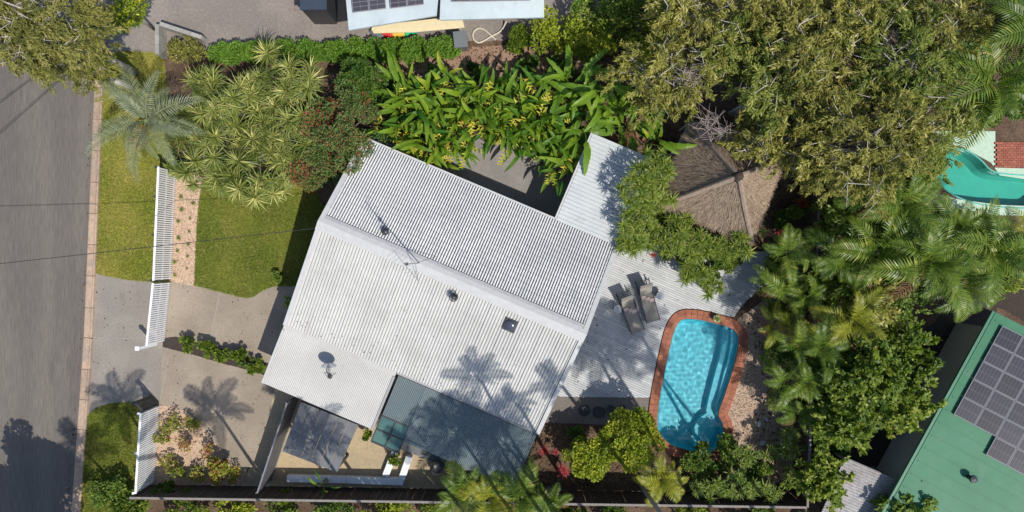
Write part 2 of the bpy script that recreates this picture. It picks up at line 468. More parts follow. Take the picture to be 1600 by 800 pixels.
SOILP = [(250,541),(258,528),(275,526),(300,533),(360,549),(420,568),(455,580),(447,602),(405,583),(345,567),(290,551)]
sheet('planter_bed', SOILP, .018, M['soil'], .015)
GRAVEL3 = [(250,634),(270,634),(290,643),(315,662),(335,690),(353,718),(385,733),(385,760),(236,760)]
sheet('gravel_bed', GRAVEL3, .018, M['gravel'], .02)
sheet('side_path', [(431,600),(480,615),(640,672),(690,700),(700,764),(375,760),(398,715),(420,650)], .014, M['tan_concrete'])
sheet('courtyard', [(560,205),(640,222),(700,212),(800,206),(900,200),(935,215),(905,300),(872,365),(700,300),(560,240)], .008, M['court'])
sheet('stone_path', [(872,618),(1024,620),(1024,668),(960,664),(852,660)], .010, M['pebble_conc'])
sheet('back_path', [(560,80),(920,66),(925,112),(760,122),(560,128)], .006, surf('brown_earth', (.27,.175,.125), .3, 8, .95, .6, 35, (.19,.125,.09), .7, .9), .03)
sheet('earth_drive', [(160,-200),(1000,-200),(1000,45),(850,60),(700,66),(340,78),(255,82),(165,85),(159,40)], .005, M['dirt_drive'], .04)
GRAVEL2 = [(1152,498),(1215,455),(1250,520),(1250,640),(1240,745),(1190,765),(1150,715),(1120,722),(1126,700),(1134,690),(1134,668),(1126,650),(1146,592),(1158,548)]
sheet('pool_gravel', GRAVEL2, .009, M['gravel2'], .03)
sheet('neighbour_yard', [(1290,560),(1440,520),(1600,380),(1700,380),(1700,560),(1560,480),(1380,800),(1290,800)], .005, M['soil'], .05)

# kerb: concrete lengths laid end to end along the road
kerb = MB(); kp = [(158,-100),(147,150),(143,250),(131,530),(112,800),(105,900)]
k_root = struct(link('kerb', None))
def along(px, t):
    for i in range(len(px)-1):
        (x0,y0),(x1,y1) = px[i], px[i+1]
        if y0 <= t <= y1:
            s = (t-y0)/(y1-y0); return W(x0+(x1-x0)*s, t)
t = -100.0
while t < 850:
    L = 46 + 4*R.random()
    a, b = along(kp, t), along(kp, min(t+L-0.7, 890))
    d = (b-a).normalized(); n = Vector((-d.y, d.x, 0))
    mb = MB()
    prof = [(0.0,.02),(.05,.035),(.30,.045),(.34,.10),(.37,.115),(.44,.115),(.45,.0)]
    vs = [a + n*w + Vector((0,0,z)) for w,z in prof] + [b + n*w + Vector((0,0,z)) for w,z in prof]
    k = len(prof)
    mb.add(vs, [(i, k+i, k+i+1, i+1) for i in range(k-1)] + [tuple(range(k)), tuple(range(k,2*k))[::-1]])
    o = mb.build('kerb_stone', M['kerb'], k_root)
    t += L
# concrete slab joints on the crossover and drive (thin dark filler strips)
for (x0,y0,x1,y1) in ((144,527,254,530),(263,560,245,655),(344,457,322,560)):
    a, b = W(x0,y0), W(x1,y1); d = (b-a).normalized()*.012; n = Vector((-d.y,d.x,0))
    mb = MB(); mb.add([a+n+Vector((0,0,.0145)), b+n+Vector((0,0,.0145)), b-n+Vector((0,0,.0145)), a-n+Vector((0,0,.0145))], [(3,2,1,0)])
    struct(mb.build('slab_joint', M['block']))

# grass blades on the lawns, pebbles on the gravel (nobody could count them)
def grass(name, label, polys, dens, mat, hmin=.03, hmax=.07, z=.01):
    Vs, Fs, Ts = [], [], []
    nb = 0
    for poly in polys:
        P = np.array(G(poly)); lo, hi = P.min(0), P.max(0)
        n = int((hi-lo).prod()*dens)
        X = NR.uniform(lo[0],hi[0],n); Y = NR.uniform(lo[1],hi[1],n)
        k = inside_np(P.tolist(), X, Y); X, Y = X[k], Y[k]; n = len(X)
        a = NR.uniform(0,2*np.pi,n); h = NR.uniform(hmin,hmax,n); w = NR.uniform(.012,.03,n)
        lean = NR.uniform(.02,.08,n); la = NR.uniform(0,2*np.pi,n)
        V = np.zeros((n,3,3))
        V[:,0] = np.stack([X-np.cos(a)*w, Y-np.sin(a)*w, np.full(n,z)],1)
        V[:,1] = np.stack([X+np.cos(a)*w, Y+np.sin(a)*w, np.full(n,z)],1)
        V[:,2] = np.stack([X+np.cos(la)*lean, Y+np.sin(la)*lean, z+h],1)
        Vs.append(V.reshape(-1,3)); Fs.append(np.arange(n*3).reshape(-1,3)+nb); nb += n*3
        blot = .5+.35*np.sin(X*1.7+Y*.9)*np.sin(Y*1.3-X*.6+1)
        Ts.append(np.clip(blot+NR.normal(0,.2,n),0,1))
    me = np_mesh(name, np.concatenate(Vs), np.concatenate(Fs), mat, np.concatenate(Ts))
    o = link(name, me); o['kind'] = 'stuff'; tag(o, label, 'grass'); return o
grass('lawn_grass', 'mown green grass of the fenced front lawn and shady corner', [LAWN, VERGE3], 1500, M['blade'], z=.022)
grass('verge_grass', 'yellowish mown grass on the verge beside the kerb', [VERGE, VERGE2], 1300, M['blade2'], z=.01)

def pebbles(name, label, poly, dens, mat, smin=.015, smax=.05, z=.02):
    P = np.array(G(poly)); lo, hi = P.min(0), P.max(0)
    n = int((hi-lo).prod()*dens)
    X = NR.uniform(lo[0],hi[0],n); Y = NR.uniform(lo[1],hi[1],n)
    k = inside_np(P.tolist(), X, Y); X, Y = X[k], Y[k]; n = len(X)
    s = NR.uniform(smin,smax,n); a = NR.uniform(0,6.28,n)
    base = np.array([(1,0,0),(0,1,0),(-1,0,0),(0,-1,0),(0,0,.8),(0,0,-.8)])
    ca, sa = np.cos(a), np.sin(a)
    B = np.repeat(base[None],n,0)*NR.uniform(.7,1.25,(n,6,1))*s[:,None,None]
    V = np.empty_like(B); V[...,0] = B[...,0]*ca[:,None]-B[...,1]*sa[:,None]+X[:,None]; V[...,1] = B[...,0]*sa[:,None]+B[...,1]*ca[:,None]+Y[:,None]; V[...,2] = B[...,2]*.7+z
    tri = np.array([(0,1,4),(1,2,4),(2,3,4),(3,0,4),(1,0,5),(2,1,5),(3,2,5),(0,3,5)])
    F = (tri[None]+(np.arange(n)*6)[:,None,None]).reshape(-1,3)
    me = np_mesh(name, V.reshape(-1,3), F, mat, np.repeat(NR.uniform(0,1,n),8))
    o = link(name, me); o['kind'] = 'stuff'; tag(o, label, 'gravel'); return o
peb = leafmat('pebble', (.27,.18,.125), (.62,.47,.35), None, 0, .9, 0, .2)
peb2 = leafmat('pebble_tan', (.16,.115,.085), (.55,.42,.32), None, 0, .9, 0, .2)
litter = leafmat('leaf_litter', (.035,.022,.014), (.24,.15,.09), None, .05, .9, 0, .2)
pebbles('pebbles', 'pinkish pebbles of the gravel strip inside the front fence', GRAVEL1, 260, peb)
pebbles('pebbles', 'pinkish pebbles of the gravel bed in the lower left corner', GRAVEL3, 200, peb)
pebbles('pebbles', 'tan pebbles of the gravel bed right of the pool', GRAVEL2, 230, peb2)
pebbles('fallen_leaves', 'fallen leaves scattered over the deck and stone path', [(880,618),(1015,640),(1040,520),(1150,470),(1150,410),(965,400)], 3.0, litter, .02, .05, .105)
pebbles('gutter_debris', 'grit and leaves gathered in the gutter along the kerb', [(141,120),(146,120),(139,300),(127,560),(106,800),(101,800),(123,560),(135,300)], 60, litter, .012, .04, .012)
pebbles('fallen_leaves', 'fallen leaves scattered on the driveway and kerb edge', [(120,440),(440,450),(400,720),(260,640),(110,780)], 2.2, litter, .015, .045, .02)
pebbles('leaf_litter', 'brown leaf litter lying under the garden plants', [(560,70),(1270,70),(1262,790),(700,770),(850,660),(1010,670),(1030,710),(1130,720),(1200,620),(1160,480),(960,400),(1010,230),(640,215),(560,210)], 45, litter, .02, .07, .02)

# ------------------------------------------------------------------ swimming pool
pool = thing('swimming_pool', 'kidney shaped turquoise swimming pool with terracotta edge beside the deck', 'swimming pool', W(1085,605))
PC = pool.location.copy()
def rel(p, z): return (p[0]-PC.x, p[1]-PC.y, z)
mb = MB()
n = len(POOL); rings = [(.02,.02),(0,-.03),(-.02,-.25),(-.05,-.75),(-.12,-.98),(-.28,-1.08)]
vs = []
for d,z in rings: vs += [rel(p,z) for p in offset(POOL, d)]
fs = []
for i in range(len(rings)-1):
    for k in range(n): fs.append((i*n+k,(i+1)*n+k,(i+1)*n+(k+1)%n,i*n+(k+1)%n)[::-1])
b0 = (len(rings)-1)*n
low = offset(POOL, rings[-1][0])
for tr in tessellate_polygon([[Vector((x,y,0)) for x,y in low]]):
    A,B,C = [low[i] for i in tr]
    if (B[0]-A[0])*(C[1]-A[1])-(B[1]-A[1])*(C[0]-A[0]) < 0: tr = (tr[0],tr[2],tr[1])
    fs.append(tuple(b0+i for i in tr))
mb.add(vs, fs)
shell = mb.build('pool_shell', M['gelcoat'], pool)
# bench seat along the right side and round step at the lower end
def bench(name, px, z0, z1):
    p = G(px); p = [(x-PC.x, y-PC.y) for x,y in smooth_loop(p,1)]
    m = MB(); m.prism(p, z0, z1); return m.build(name, M['gelcoat'], pool)
bench('bench_seat', [(1134,508),(1158,518),(1158,535),(1146,590),(1126,645),(1108,652),(1108,640),(1120,592),(1131,554),(1133,530)], -1.5, -.55)
bench('upper_step', [(1144,513),(1159,518),(1159,535),(1147,590),(1128,643),(1119,645),(1131,594),(1142,554),(1145,530)], -1.5, -.28)
bench('lower_step', [(1090,668),(1104,650),(1122,648),(1134,660),(1135,685),(1124,705),(1104,713),(1088,709),(1083,690)], -1.5, -.62)
# water
lo = np.array(POOL).min(0)-.1; hi = np.array(POOL).max(0)+.1
step = .032
nx = int((hi[0]-lo[0])/step)+1; ny = int((hi[1]-lo[1])/step)+1
gx, gy = np.meshgrid(lo[0]+np.arange(nx)*step, lo[1]+np.arange(ny)*step)
wz = np.zeros_like(gx)
for i in range(34):
    lam = R.choice((R.uniform(.17,.4),R.uniform(.35,.95))); th = R.uniform(0,2*math.pi); kk = 2*math.pi/lam
    wz += .0008*(lam/.5)**1.2*np.sin(kk*(gx*math.cos(th)+gy*math.sin(th)) + R.uniform(0,6.28) + .7*np.sin(gx*2.1+i)+.6*np.sin(gy*1.7+2*i))
V = np.stack([gx-PC.x, gy-PC.y, wz-.11],-1).reshape(-1,3)
idx = np.arange(nx*ny).reshape(ny,nx)
F = np.stack([idx[:-1,:-1],idx[:-1,1:],idx[1:,1:],idx[1:,:-1]],-1).reshape(-1,4)
cx = (gx[:-1,:-1]+step/2).ravel(); cy = (gy[:-1,:-1]+step/2).ravel()
keep = inside_np(offset(POOL,.03), cx, cy)
m, nt, b = base_mat('pool_water')
N, L = nt.nodes, nt.links
b.inputs['Base Color'].default_value = (.80,.96,.985,1); b.inputs['Roughness'].default_value = 0.0
b.inputs['IOR'].default_value = 1.33; b.inputs['Transmission Weight'].default_value = 1.0
M['water'] = m
water = link('water', np_mesh('water', V, F[keep], m, None, True), pool)
for o in pool.children:
    if o.name.startswith('water'):
        o.cycles.is_caustics_caster = True
    else:
        o.cycles.is_caustics_receiver = True
sun_d.cycles.is_caustics_light = True
# terracotta coping pavers
outer = offset(POOL, .42); inner = offset(POOL, -.015)
per = [0.0]
for i in range(n): per.append(per[-1]+math.hypot(POOL[(i+1)%n][0]-POOL[i][0], POOL[(i+1)%n][1]-POOL[i][1]))
def at_len(loop_, s):
    s %= per[-1]
    for i in range(n):
        if per[i] <= s <= per[i+1]:
            t = (s-per[i])/max(1e-9, per[i+1]-per[i]); a, b_ = loop_[i], loop_[(i+1)%n]
            return Vector((a[0]+(b_[0]-a[0])*t-PC.x, a[1]+(b_[1]-a[1])*t-PC.y))
cnt = 66; seg = per[-1]/cnt
for i in range(cnt):
    s0, s1 = i*seg+.006, (i+1)*seg-.006
    for (A, B, f0, f1) in ((inner, outer, 0, .49), (inner, outer, .51, 1.0)):
        q = []
        for s in (s0, (s0+s1)/2, s1): q.append(at_len(A,s).lerp(at_len(B,s), f0))
        for s in (s1, (s0+s1)/2, s0): q.append(at_len(A,s).lerp(at_len(B,s), f1))
        mb = MB(); mb.prism([(p.x,p.y) for p in q], -.04, .085+R.uniform(-.003,.003))
        mb.build('paver', M['terracotta'], pool)
# grout bed under the pavers
mb = MB()
a_, b_ = offset(POOL,-.005), offset(POOL,.41)
mb.add([rel(p,.055) for p in a_]+[rel(p,.055) for p in b_], [(k,n+k,n+(k+1)%n,(k+1)%n) for k in range(n)][::1])
mb.build('grout_bed', M['block'], pool)

# ------------------------------------------------------------------ timber deck
UA = math.atan2(-.3907,.9205)
U2 = Vector((.9205,-.3907)); V2 = Vector((-.3907,-.9205))
DECK = G([(958,395),(1010,372),(1080,395),(1130,405),(1165,395),(1200,392),(1206,420),(1190,448),(1165,470),(1152,486)])
# deck edge follows the outside of the coping
co = offset(POOL, .47)
edge = [p for p in co if True]
top_pts = [p for p in co if W(0,498).y <= p[1]]
side = [p for p in co if p[0] < W(1075,0).x and W(0,622).y < p[1] < W(0,497).y+.6]
arc = sorted(set(top_pts+side), key=lambda p: -math.atan2(p[1]-W(0,560).y, p[0]-W(1095,0).x) )
arc = [p for p in arc if p[0] < W(1152,0).x]
# order from the right end of the top edge round to the bottom of the left edge
arc = sorted(arc, key=lambda p: (math.atan2(p[1]-W(0,560).y, p[0]-W(1095,0).x) % (2*math.pi)))
arc = [p for p in arc if math.radians(35) < (math.atan2(p[1]-W(0,560).y, p[0]-W(1095,0).x) % (2*math.pi)) < math.radians(228)]
DECK = DECK + arc + G([(1016,621),(870,619),(882,590),(925,500)])
deck = thing('timber_deck', 'pale grey painted timber deck between the house and the pool', 'deck', W(1000,540))
mb = MB(); dz = W(1000,540)
mb.prism([(x-dz.x,y-dz.y) for x,y in offset(DECK if loop_area(DECK)>0 else DECK[::-1], -.03)], .015, .05)
mb.build('deck_frame', M['dark_timber'], deck)
duv = [(x*U2.x+y*U2.y, x*V2.x+y*V2.y) for x,y in DECK]
def cuts(v):
    xs = []
    for i in range(len(duv)):
        (u0,v0),(u1,v1) = duv[i], duv[(i+1)%len(duv)]
        if (v0 > v) != (v1 > v): xs.append(u0+(u1-u0)*(v-v0)/(v1-v0))
    return sorted(xs)
v = min(p[1] for p in duv)+.005; vmax = max(p[1] for p in duv)
bw = .102
while v < vmax-.05:
    c0, c1 = cuts(v+.003), cuts(v+bw-.016)
    if len(c0) == len(c1):
        for i in range(0,len(c0)-1,2):
            pts = [(c0[i],v),(c0[i+1],v),(c1[i+1],v+bw-.013),(c1[i],v+bw-.013)]
            if min(pts[1][0]-pts[0][0], pts[2][0]-pts[3][0]) < .05: continue
            # long runs are laid from two boards
            runs = [pts]
            if pts[1][0]-pts[0][0] > 5:
                m_ = pts[0][0]+R.uniform(.35,.65)*(pts[1][0]-pts[0][0])
                runs = [[pts[0],(m_-.004,v),(m_-.004,v+bw-.013),pts[3]],[(m_+.004,v),pts[1],pts[2],(m_+.004,v+bw-.013)]]
            for q in runs:
                mb = MB(); mb.prism([(U2.x*a+V2.x*b-dz.x, U2.y*a+V2.y*b-dz.y) for a,b in q], .052, .098+R.uniform(-.002,.002))
                mb.build('board', M['deck'], deck)
    v += bw
# stepping stones on the pebble path
for i,(x,y,rx,ry) in enumerate(((913,641,9,9),(936,644,11,10),(955,641,7.5,9),(972,641,7,8))):
    p = W(x,y); mb = MB(); k = 11
    pts = [(rx/PPM*math.cos(2*math.pi*j/k)*R.uniform(.88,1.08), ry/PPM*math.sin(2*math.pi*j/k)*R.uniform(.88,1.08)) for j in range(k)]
    mb.prism(pts, 0, .055)
    o = mb.build('stepping_stone', M['slate']); o.location = (p.x,p.y,.008)
    tag(o, ('leftmost dark slate stepping stone on the pebble path below the deck','largest dark slate stepping stone, second from the left below the deck','third dark slate stepping stone from the left below the deck','rightmost dark slate stepping stone on the pebble path below the deck')[i], 'stepping stone', 'slate stepping stones')
# ------------------------------------------------------------------ the house
UC, VC = -1.9, 3.6
hc = U2*UC + V2*VC
house = thing('house', 'long low house under a white roof of tiles and ribbed metal', 'house', (hc.x,hc.y,0), UA)
def hl(u, v, z): return Vector((u-UC, -(v-VC), z))
def HW(u, v, z):
    p = U2*u+V2*v
    return Vector((p.x,p.y,z))
UL, UR = -7.87, 4.06
E1, RZ, E2 = 2.70, 4.00, 2.75
V0, VRG, V1, V2_ = -2.09, 1.77, 6.52, 9.32

# walls under the roof (open below, gable ends closed)
mb = MB()
prof = [(-1.5,0),(-1.5,2.72),(1.77,3.80),(6.05,2.66),(6.05,0)]
a = [hl(UL+.55,v,z) for v,z in prof]; b = [hl(UR-.55,v,z) for v,z in prof]
k = len(prof)
mb.add(a+b, [tuple(range(k)), tuple(range(k,2*k))[::-1], (0,k,k+1,1),(3,k+3,k+4,4)])
mb.build('wall', M['wall'], house)
mb = MB()
mb.box(hl(UL+.5,9.0,0), hl(-3.0,6.06,2.33)); mb.build('annex_wall', M['wall'], house)
# windows and doors in the walls
def window(u0,u1,z0,z1,vv,out,name='window'):
    """on a long wall at v = vv, facing out (+1 towards larger v)"""
    y = out*.03
    m = MB()
    for (ua,ub,za,zb) in ((u0,u1,z0,z0+.06),(u0,u1,z1-.06,z1),(u0,u0+.06,z0+.06,z1-.06),(u1-.06,u1,z0+.06,z1-.06)):
        p0, p1 = hl(ua,vv,za), hl(ub,vv+y,zb)
        m.box([min(p0[i],p1[i]) for i in range(3)],[max(p0[i],p1[i]) for i in range(3)])
    w = m.build(name, M['white_paint'], house)
    m = MB(); p0, p1 = hl(u0+.06,vv+out*.004,z0+.06), hl(u1-.06,vv+out*.012,z1-.06)
    m.box([min(p0[i],p1[i]) for i in range(3)],[max(p0[i],p1[i]) for i in range(3)])
    m.build('pane', M['glass_grey'], w)
for u0 in (-6.4,-3.6,-.8): window(u0,u0+1.6,.95,2.1,-1.5,-1)
window(1.9,2.8,.02,2.1,-1.5,-1,'door')
for u0 in (-1.6,1.0): window(u0,u0+1.9,.3,2.1,6.05,1)
for va in (0.0,3.4):
    m = MB(); p0, p1 = hl(UL+.55,va,.9), hl(UL+.52,va+1.6,2.1)
    m.box([min(p0[i],p1[i]) for i in range(3)],[max(p0[i],p1[i]) for i in range(3)])
    w = m.build('window', M['white_paint'], house)
    m = MB(); p0, p1 = hl(UL+.52,va+.07,.97), hl(UL+.512,va+1.53,2.03)
    m.box([min(p0[i],p1[i]) for i in range(3)],[max(p0[i],p1[i]) for i in range(3)])
    m.build('pane', M['glass_grey'], w)

# tiled half of the roof
slope = math.atan2(RZ-E1, VRG-V0); SL = math.hypot(RZ-E1, VRG-V0)
eave = hl(0,V0,E1)
mb = MB()
mb.add([hl(UL,V0,E1), hl(UR,V0,E1), hl(UR,VRG,RZ), hl(UL,VRG,RZ)], [(3,2,1,0)])
mb.add([hl(UL,V0,E1-.06), hl(UR,V0,E1-.06), hl(UR,VRG,RZ-.06), hl(UL,VRG,RZ-.06)], [(0,1,2,3)])
troof = mb.build('tiled_roof', M['dark_metal'], house)
NC, NRW = 50, 15
tw = (UR-UL-.36)/NC; tg = (SL-.16)/NRW
pr = []
for j in range(2):
    x0 = j*tw/2
    for fx,fz in ((.0,.004),(.20,.004),(.24,.046),(.38,.060),(.64,.060),(.82,.046),(.86,.004)): pr.append((x0+fx*tw/2, fz))
pr.append((tw*.995,.004))
def tile_mesh():
    m = MB(); k = len(pr); Lh = tg*1.12
    vs = [Vector((x,0,z+.030)) for x,z in pr] + [Vector((x,Lh,z*.8+.006)) for x,z in pr] + [Vector((x,0,z+.002)) for x,z in pr]
    fs = [(i,i+1,k+i+1,k+i) for i in range(k-1)] + [(2*k+i,2*k+i+1,i+1,i) for i in range(k-1)]
    m.add(vs, fs)
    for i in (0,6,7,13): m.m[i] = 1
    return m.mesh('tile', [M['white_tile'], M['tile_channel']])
tm = tile_mesh()
# local frame of the slope: x along the eave, y up the slope
up = (hl(0,VRG,RZ)-hl(0,V0,E1)).normalized()
spots = []
for r_ in range(NRW):
    for c in range(NC):
        base = hl(UL+.18+(c+1)*tw, V0, E1) + up*(r_*tg-.03)
        spots.append(base)
xax = Vector((-1,0,0)); zax = xax.cross(up)
ymat = Matrix((( xax.x, up.x, zax.x, 0),(xax.y, up.y, zax.y, 0),(xax.z, up.z, zax.z, 0),(0,0,0,1)))
wc = Vector((house.location.x, house.location.y, 0))
def cam_d2(p):
    q = Matrix.Rotation(UA,4,'Z') @ p + wc
    return q.x**2 + q.y**2 + (H-q.z)**2
spots.sort(key=cam_d2)
for p in spots[:300]:
    o = link('tile', tm, troof)
    o.matrix_local = Matrix.Translation(p+zax*R.uniform(0,.004)) @ ymat
vv = np.array([v[:] for v in [x.co for x in tm.vertices]]); ff = [list(p.vertices) for p in tm.polygons]; ff = np.array(ff)
Rm = np.array(ymat.to_3x3())
tv = vv @ Rm.T
rest = np.array([p[:] for p in spots[300:]])
rest = rest + np.outer(NR.uniform(0,.004,len(rest)), np.array(zax))
Vt = (tv[None]+rest[:,None]).reshape(-1,3); Ft = (ff[None]+(np.arange(len(rest))*len(tv))[:,None,None]).reshape(-1,4)
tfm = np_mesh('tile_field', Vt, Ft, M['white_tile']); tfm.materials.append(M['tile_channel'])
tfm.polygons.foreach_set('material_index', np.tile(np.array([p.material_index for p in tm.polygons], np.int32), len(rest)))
tf = link('tile_field', tfm, troof); tf['kind'] = 'stuff'
# barge caps, ridge cap, gutter
def hbar(name, p0, p1, w, h, mat, parent=house):
    d = (p1-p0); L = d.length; d.normalize()
    s = d.cross(Vector((0,0,1))).normalized(); n_ = s.cross(d)
    m = MB(); vs = []
    for e in (p0,p1):
        for a_,b_ in ((-w/2,0),(w/2,0),(w/2,h),(-w/2,h)): vs.append(e+s*a_+n_*b_)
    m.add(vs, [(0,1,2,3)[::-1],(4,5,6,7),(0,1,5,4),(1,2,6,5),(2,3,7,6),(3,0,4,7)])
    bm = bmesh.new(); me = m.mesh(name, mat); bm.from_mesh(me); bmesh.ops.recalc_face_normals(bm, faces=bm.faces[:]); bm.to_mesh(me); bm.free()
    return link(name, me, parent)
hbar('barge_cap', hl(UL+.09,V0-.05,E1-.02), hl(UL+.09,VRG-.12,RZ-.06), .20, .13, M['trim'])
hbar('barge_cap', hl(UR-.09,V0-.05,E1-.02), hl(UR-.09,VRG-.12,RZ-.06), .20, .13, M['trim'])
hbar('barge_cap', hl(UL+.08,VRG+.12,RZ-.08), hl(UL+.08,V1,E2-.02), .18, .11, M['trim'])
hbar('barge_cap', hl(UR-.08,VRG+.12,RZ-.08), hl(UR-.08,V1+.05,E2-.02), .18, .11, M['trim'])
m = MB()
for i,(v0,z0,v1,z1) in enumerate(((VRG-.20,RZ+.02,VRG,RZ+.10),(VRG,RZ+.10,VRG+.36,RZ+.0))):
    m.add([hl(UL-.02,v0,z0),hl(UR+.02,v0,z0),hl(UR+.02,v1,z1),hl(UL-.02,v1,z1)],[(3,2,1,0)])
m.add([hl(UL-.02,VRG-.20,RZ+.02),hl(UR+.02,VRG-.20,RZ+.02),hl(UR+.02,VRG-.20,RZ-.03),hl(UL-.02,VRG-.20,RZ-.03)],[(0,1,2,3)])
m.add([hl(UL-.02,VRG+.36,RZ),hl(UR+.02,VRG+.36,RZ),hl(UR+.02,VRG+.36,RZ-.06),hl(UL-.02,VRG+.36,RZ-.06)],[(0,1,2,3)])
m.build('ridge_cap', M['trim'], house)
hbar('lead_flashing', hl(UL+.2,VRG-.27,RZ-.035), hl(UR-.2,VRG-.27,RZ-.035), .14, .07, M['grey_trim'])
hbar('gutter', hl(UL,V0-.10,E1-.10), hl(1.10,V0-.10,E1-.10), .11, .10, M['trim'])

# corrugated sheets
def corrugated(name, u0, u1, va, za, vb, zb, pitch, amp, mat, parent, samples=8, to=hl, thick=.0):
    n_ = int((u1-u0)/pitch*samples)
    us = np.linspace(u0,u1,n_+1)
    ph = us/pitch*2*np.pi
    z = amp*np.clip(1.35*np.sin(ph),-1,1)
    z = z + np.where((np.floor(us/pitch).astype(int)%6==0)&(np.sin(ph)>0), .22*amp, 0)      # side laps of the sheets
    rows = []
    for (v_,zz) in ((va,za),((va*.5+vb*.5),(za*.5+zb*.5)),(vb,zb)):
        rows.append(np.array([tuple(to(u,v_,zz+dz_)) for u,dz_ in zip(us,z)]))
    V_ = np.concatenate(rows); m_ = n_+1
    i = np.arange(n_)
    F_ = np.concatenate([np.stack([r_*m_+i,(r_+1)*m_+i,(r_+1)*m_+i+1,r_*m_+i+1],-1) for r_ in range(2)])
    return link(name, np_mesh(name, V_, F_, mat, None, True), parent)
corrugated('metal_roof', UL+.10, UR-.10, VRG+.2, RZ-.055, V1, E2, .131, .031, M['metal_roof'], house)
AR = -2.62
corrugated('annex_roof', UL+.02, AR, V1+.02, 2.63, V2_, 2.36, .0755, .014, M['annex_roof'], house, 6)
# dry leaves lying on the metal roof
Xs, Ys = NR.uniform(UL+.3,UR-.3,90), V1-.15-NR.exponential(1.0,90)
ok = Ys > VRG+.5; Xs, Ys = Xs[ok], Ys[ok]; nl = len(Xs); an = NR.uniform(0,6.28,nl); sz = NR.uniform(.015,.045,nl)
Zs = RZ-.055+(E2-RZ+.055)*(Ys-VRG-.2)/(V1-VRG-.2)+.04
Vl = np.zeros((nl,4,3))
for j,(fx,fy) in enumerate(((-1,0),(0,-.4),(1,0),(0,.4))):
    Vl[:,j,0] = Xs-UC+sz*(fx*np.cos(an)-fy*np.sin(an)); Vl[:,j,1] = -(Ys-VC)+sz*(fx*np.sin(an)+fy*np.cos(an)); Vl[:,j,2] = Zs
o = link('roof_leaf_litter', np_mesh('roof_leaf_litter', Vl.reshape(-1,3), np.arange(nl*4).reshape(-1,4), litter, NR.uniform(0,1,nl)), house); o['kind'] = 'stuff'
# flat flashing between them and the edge trims
m = MB(); m.add([hl(UL,V1-.12,2.70),hl(AR,V1-.12,2.70),hl(AR,V1+.22,2.655),hl(UL,V1+.22,2.655)],[(3,2,1,0)])
m.add([hl(UL,V1+.22,2.655),hl(AR,V1+.22,2.655),hl(AR,V1+.22,2.62),hl(UL,V1+.22,2.62)],[(0,1,2,3)])
m.build('flashing', M['annex_roof'], house)
hbar('barge_cap', hl(UL+.04,V1+.24,2.59), hl(UL+.04,V2_,2.34), .10, .06, M['trim'])
hbar('barge_cap', hl(AR-.03,V1+.24,2.59), hl(AR-.03,V2_,2.34), .10, .06, M['grey_trim'])
hbar('fascia', hl(UL+.03,V2_-.03,2.22), hl(AR-.02,V2_-.03,2.22), .03, .11, M['dark_metal'])
hbar('gutter', hl(AR+.02,V1+.04,2.62), hl(UR-.02,V1+.04,2.62), .10, .09, M['grey_trim'])
# soffit lining so the eaves are closed from below
m = MB(); m.add([hl(UL+.02,V0,2.62),hl(UR-.02,V0,2.62),hl(UR-.02,-1.5,2.62),hl(UL+.02,-1.5,2.62)],[(0,1,2,3)]); m.build('soffit', M['white_paint'], house)

# patio roof of ribbed panels at the back
pat = thing('patio_cover', 'flat white ribbed patio roof on posts behind the house', 'patio roof', HW(2.5,-4.2,0), UA)
def pl(u,v,z): return Vector((u-2.5, -(v+4.2), z))
PU0, PU1, PV0, PV1 = 1.14, 3.98, -6.22, -2.14
pn = 23; ps = (PV1-PV0)/pn
for i in range(pn):
    va, vb = PV0+i*ps+.012, PV0+(i+1)*ps-.012
    m = MB(); p0, p1 = pl(PU0,vb,2.66), pl(PU1,va,2.715)
    m.box((min(p0.x,p1.x),min(p0.y,p1.y),2.66),(max(p0.x,p1.x),max(p0.y,p1.y),2.715))
    m.build('roof_panel', M['patio_roof'], pat)
m = MB(); p0, p1 = pl(PU0+.02,PV1-.02,2.60), pl(PU1-.02,PV0+.02,2.668)
m.box((p0.x,p0.y,2.60),(p1.x,p1.y,2.668)); m.build('panel_frame', M['patio_roof'], pat)
for (u,v) in ((PU0+.12,PV0+.15),(PU1-.12,PV0+.15),(PU1-.12,PV1-.2)):
    m = MB(); c = pl(u,v,0); m.box((c.x-.05,c.y-.05,0),(c.x+.05,c.y+.05,2.60)); m.build('post', M['white_paint'], pat)
m = MB(); p0,p1 = pl(PU0-.09,PV1,2.58), pl(PU0-.01,PV0,2.70); m.box((p0.x,p0.y,2.58),(p1.x,p1.y,2.70)); m.build('gutter', M['trim'], pat)

# pergola with smoky corrugated sheets on the sunny side
m, nt, b = base_mat('smoky_sheet')
N, L = nt.nodes, nt.links
b.inputs['Base Color'].default_value = (.19,.245,.265,1); b.inputs['Roughness'].default_value = .25
tr = N.new('ShaderNodeBsdfTransparent'); tr.inputs['Color'].default_value = (.50,.63,.65,1)
mx = N.new('ShaderNodeMixShader'); mx.inputs[0].default_value = .42
L.new(b.outputs['BSDF'], mx.inputs[1]); L.new(tr.outputs[0], mx.inputs[2]); L.new(mx.outputs[0], N['Material Output'].inputs['Surface'])
M['smoky'] = m
m, nt, b = base_mat('green_pane')
N, L = nt.nodes, nt.links
b.inputs['Base Color'].default_value = (.10,.20,.20,1); b.inputs['Roughness'].default_value = .15
tr = N.new('ShaderNodeBsdfTransparent'); tr.inputs['Color'].default_value = (.50,.75,.70,1)
mx = N.new('ShaderNodeMixShader'); mx.inputs[0].default_value = .4
L.new(b.outputs['BSDF'], mx.inputs[1]); L.new(tr.outputs[0], mx.inputs[2]); L.new(mx.outputs[0], N['Material Output'].inputs['Surface'])
M['green_pane'] = m
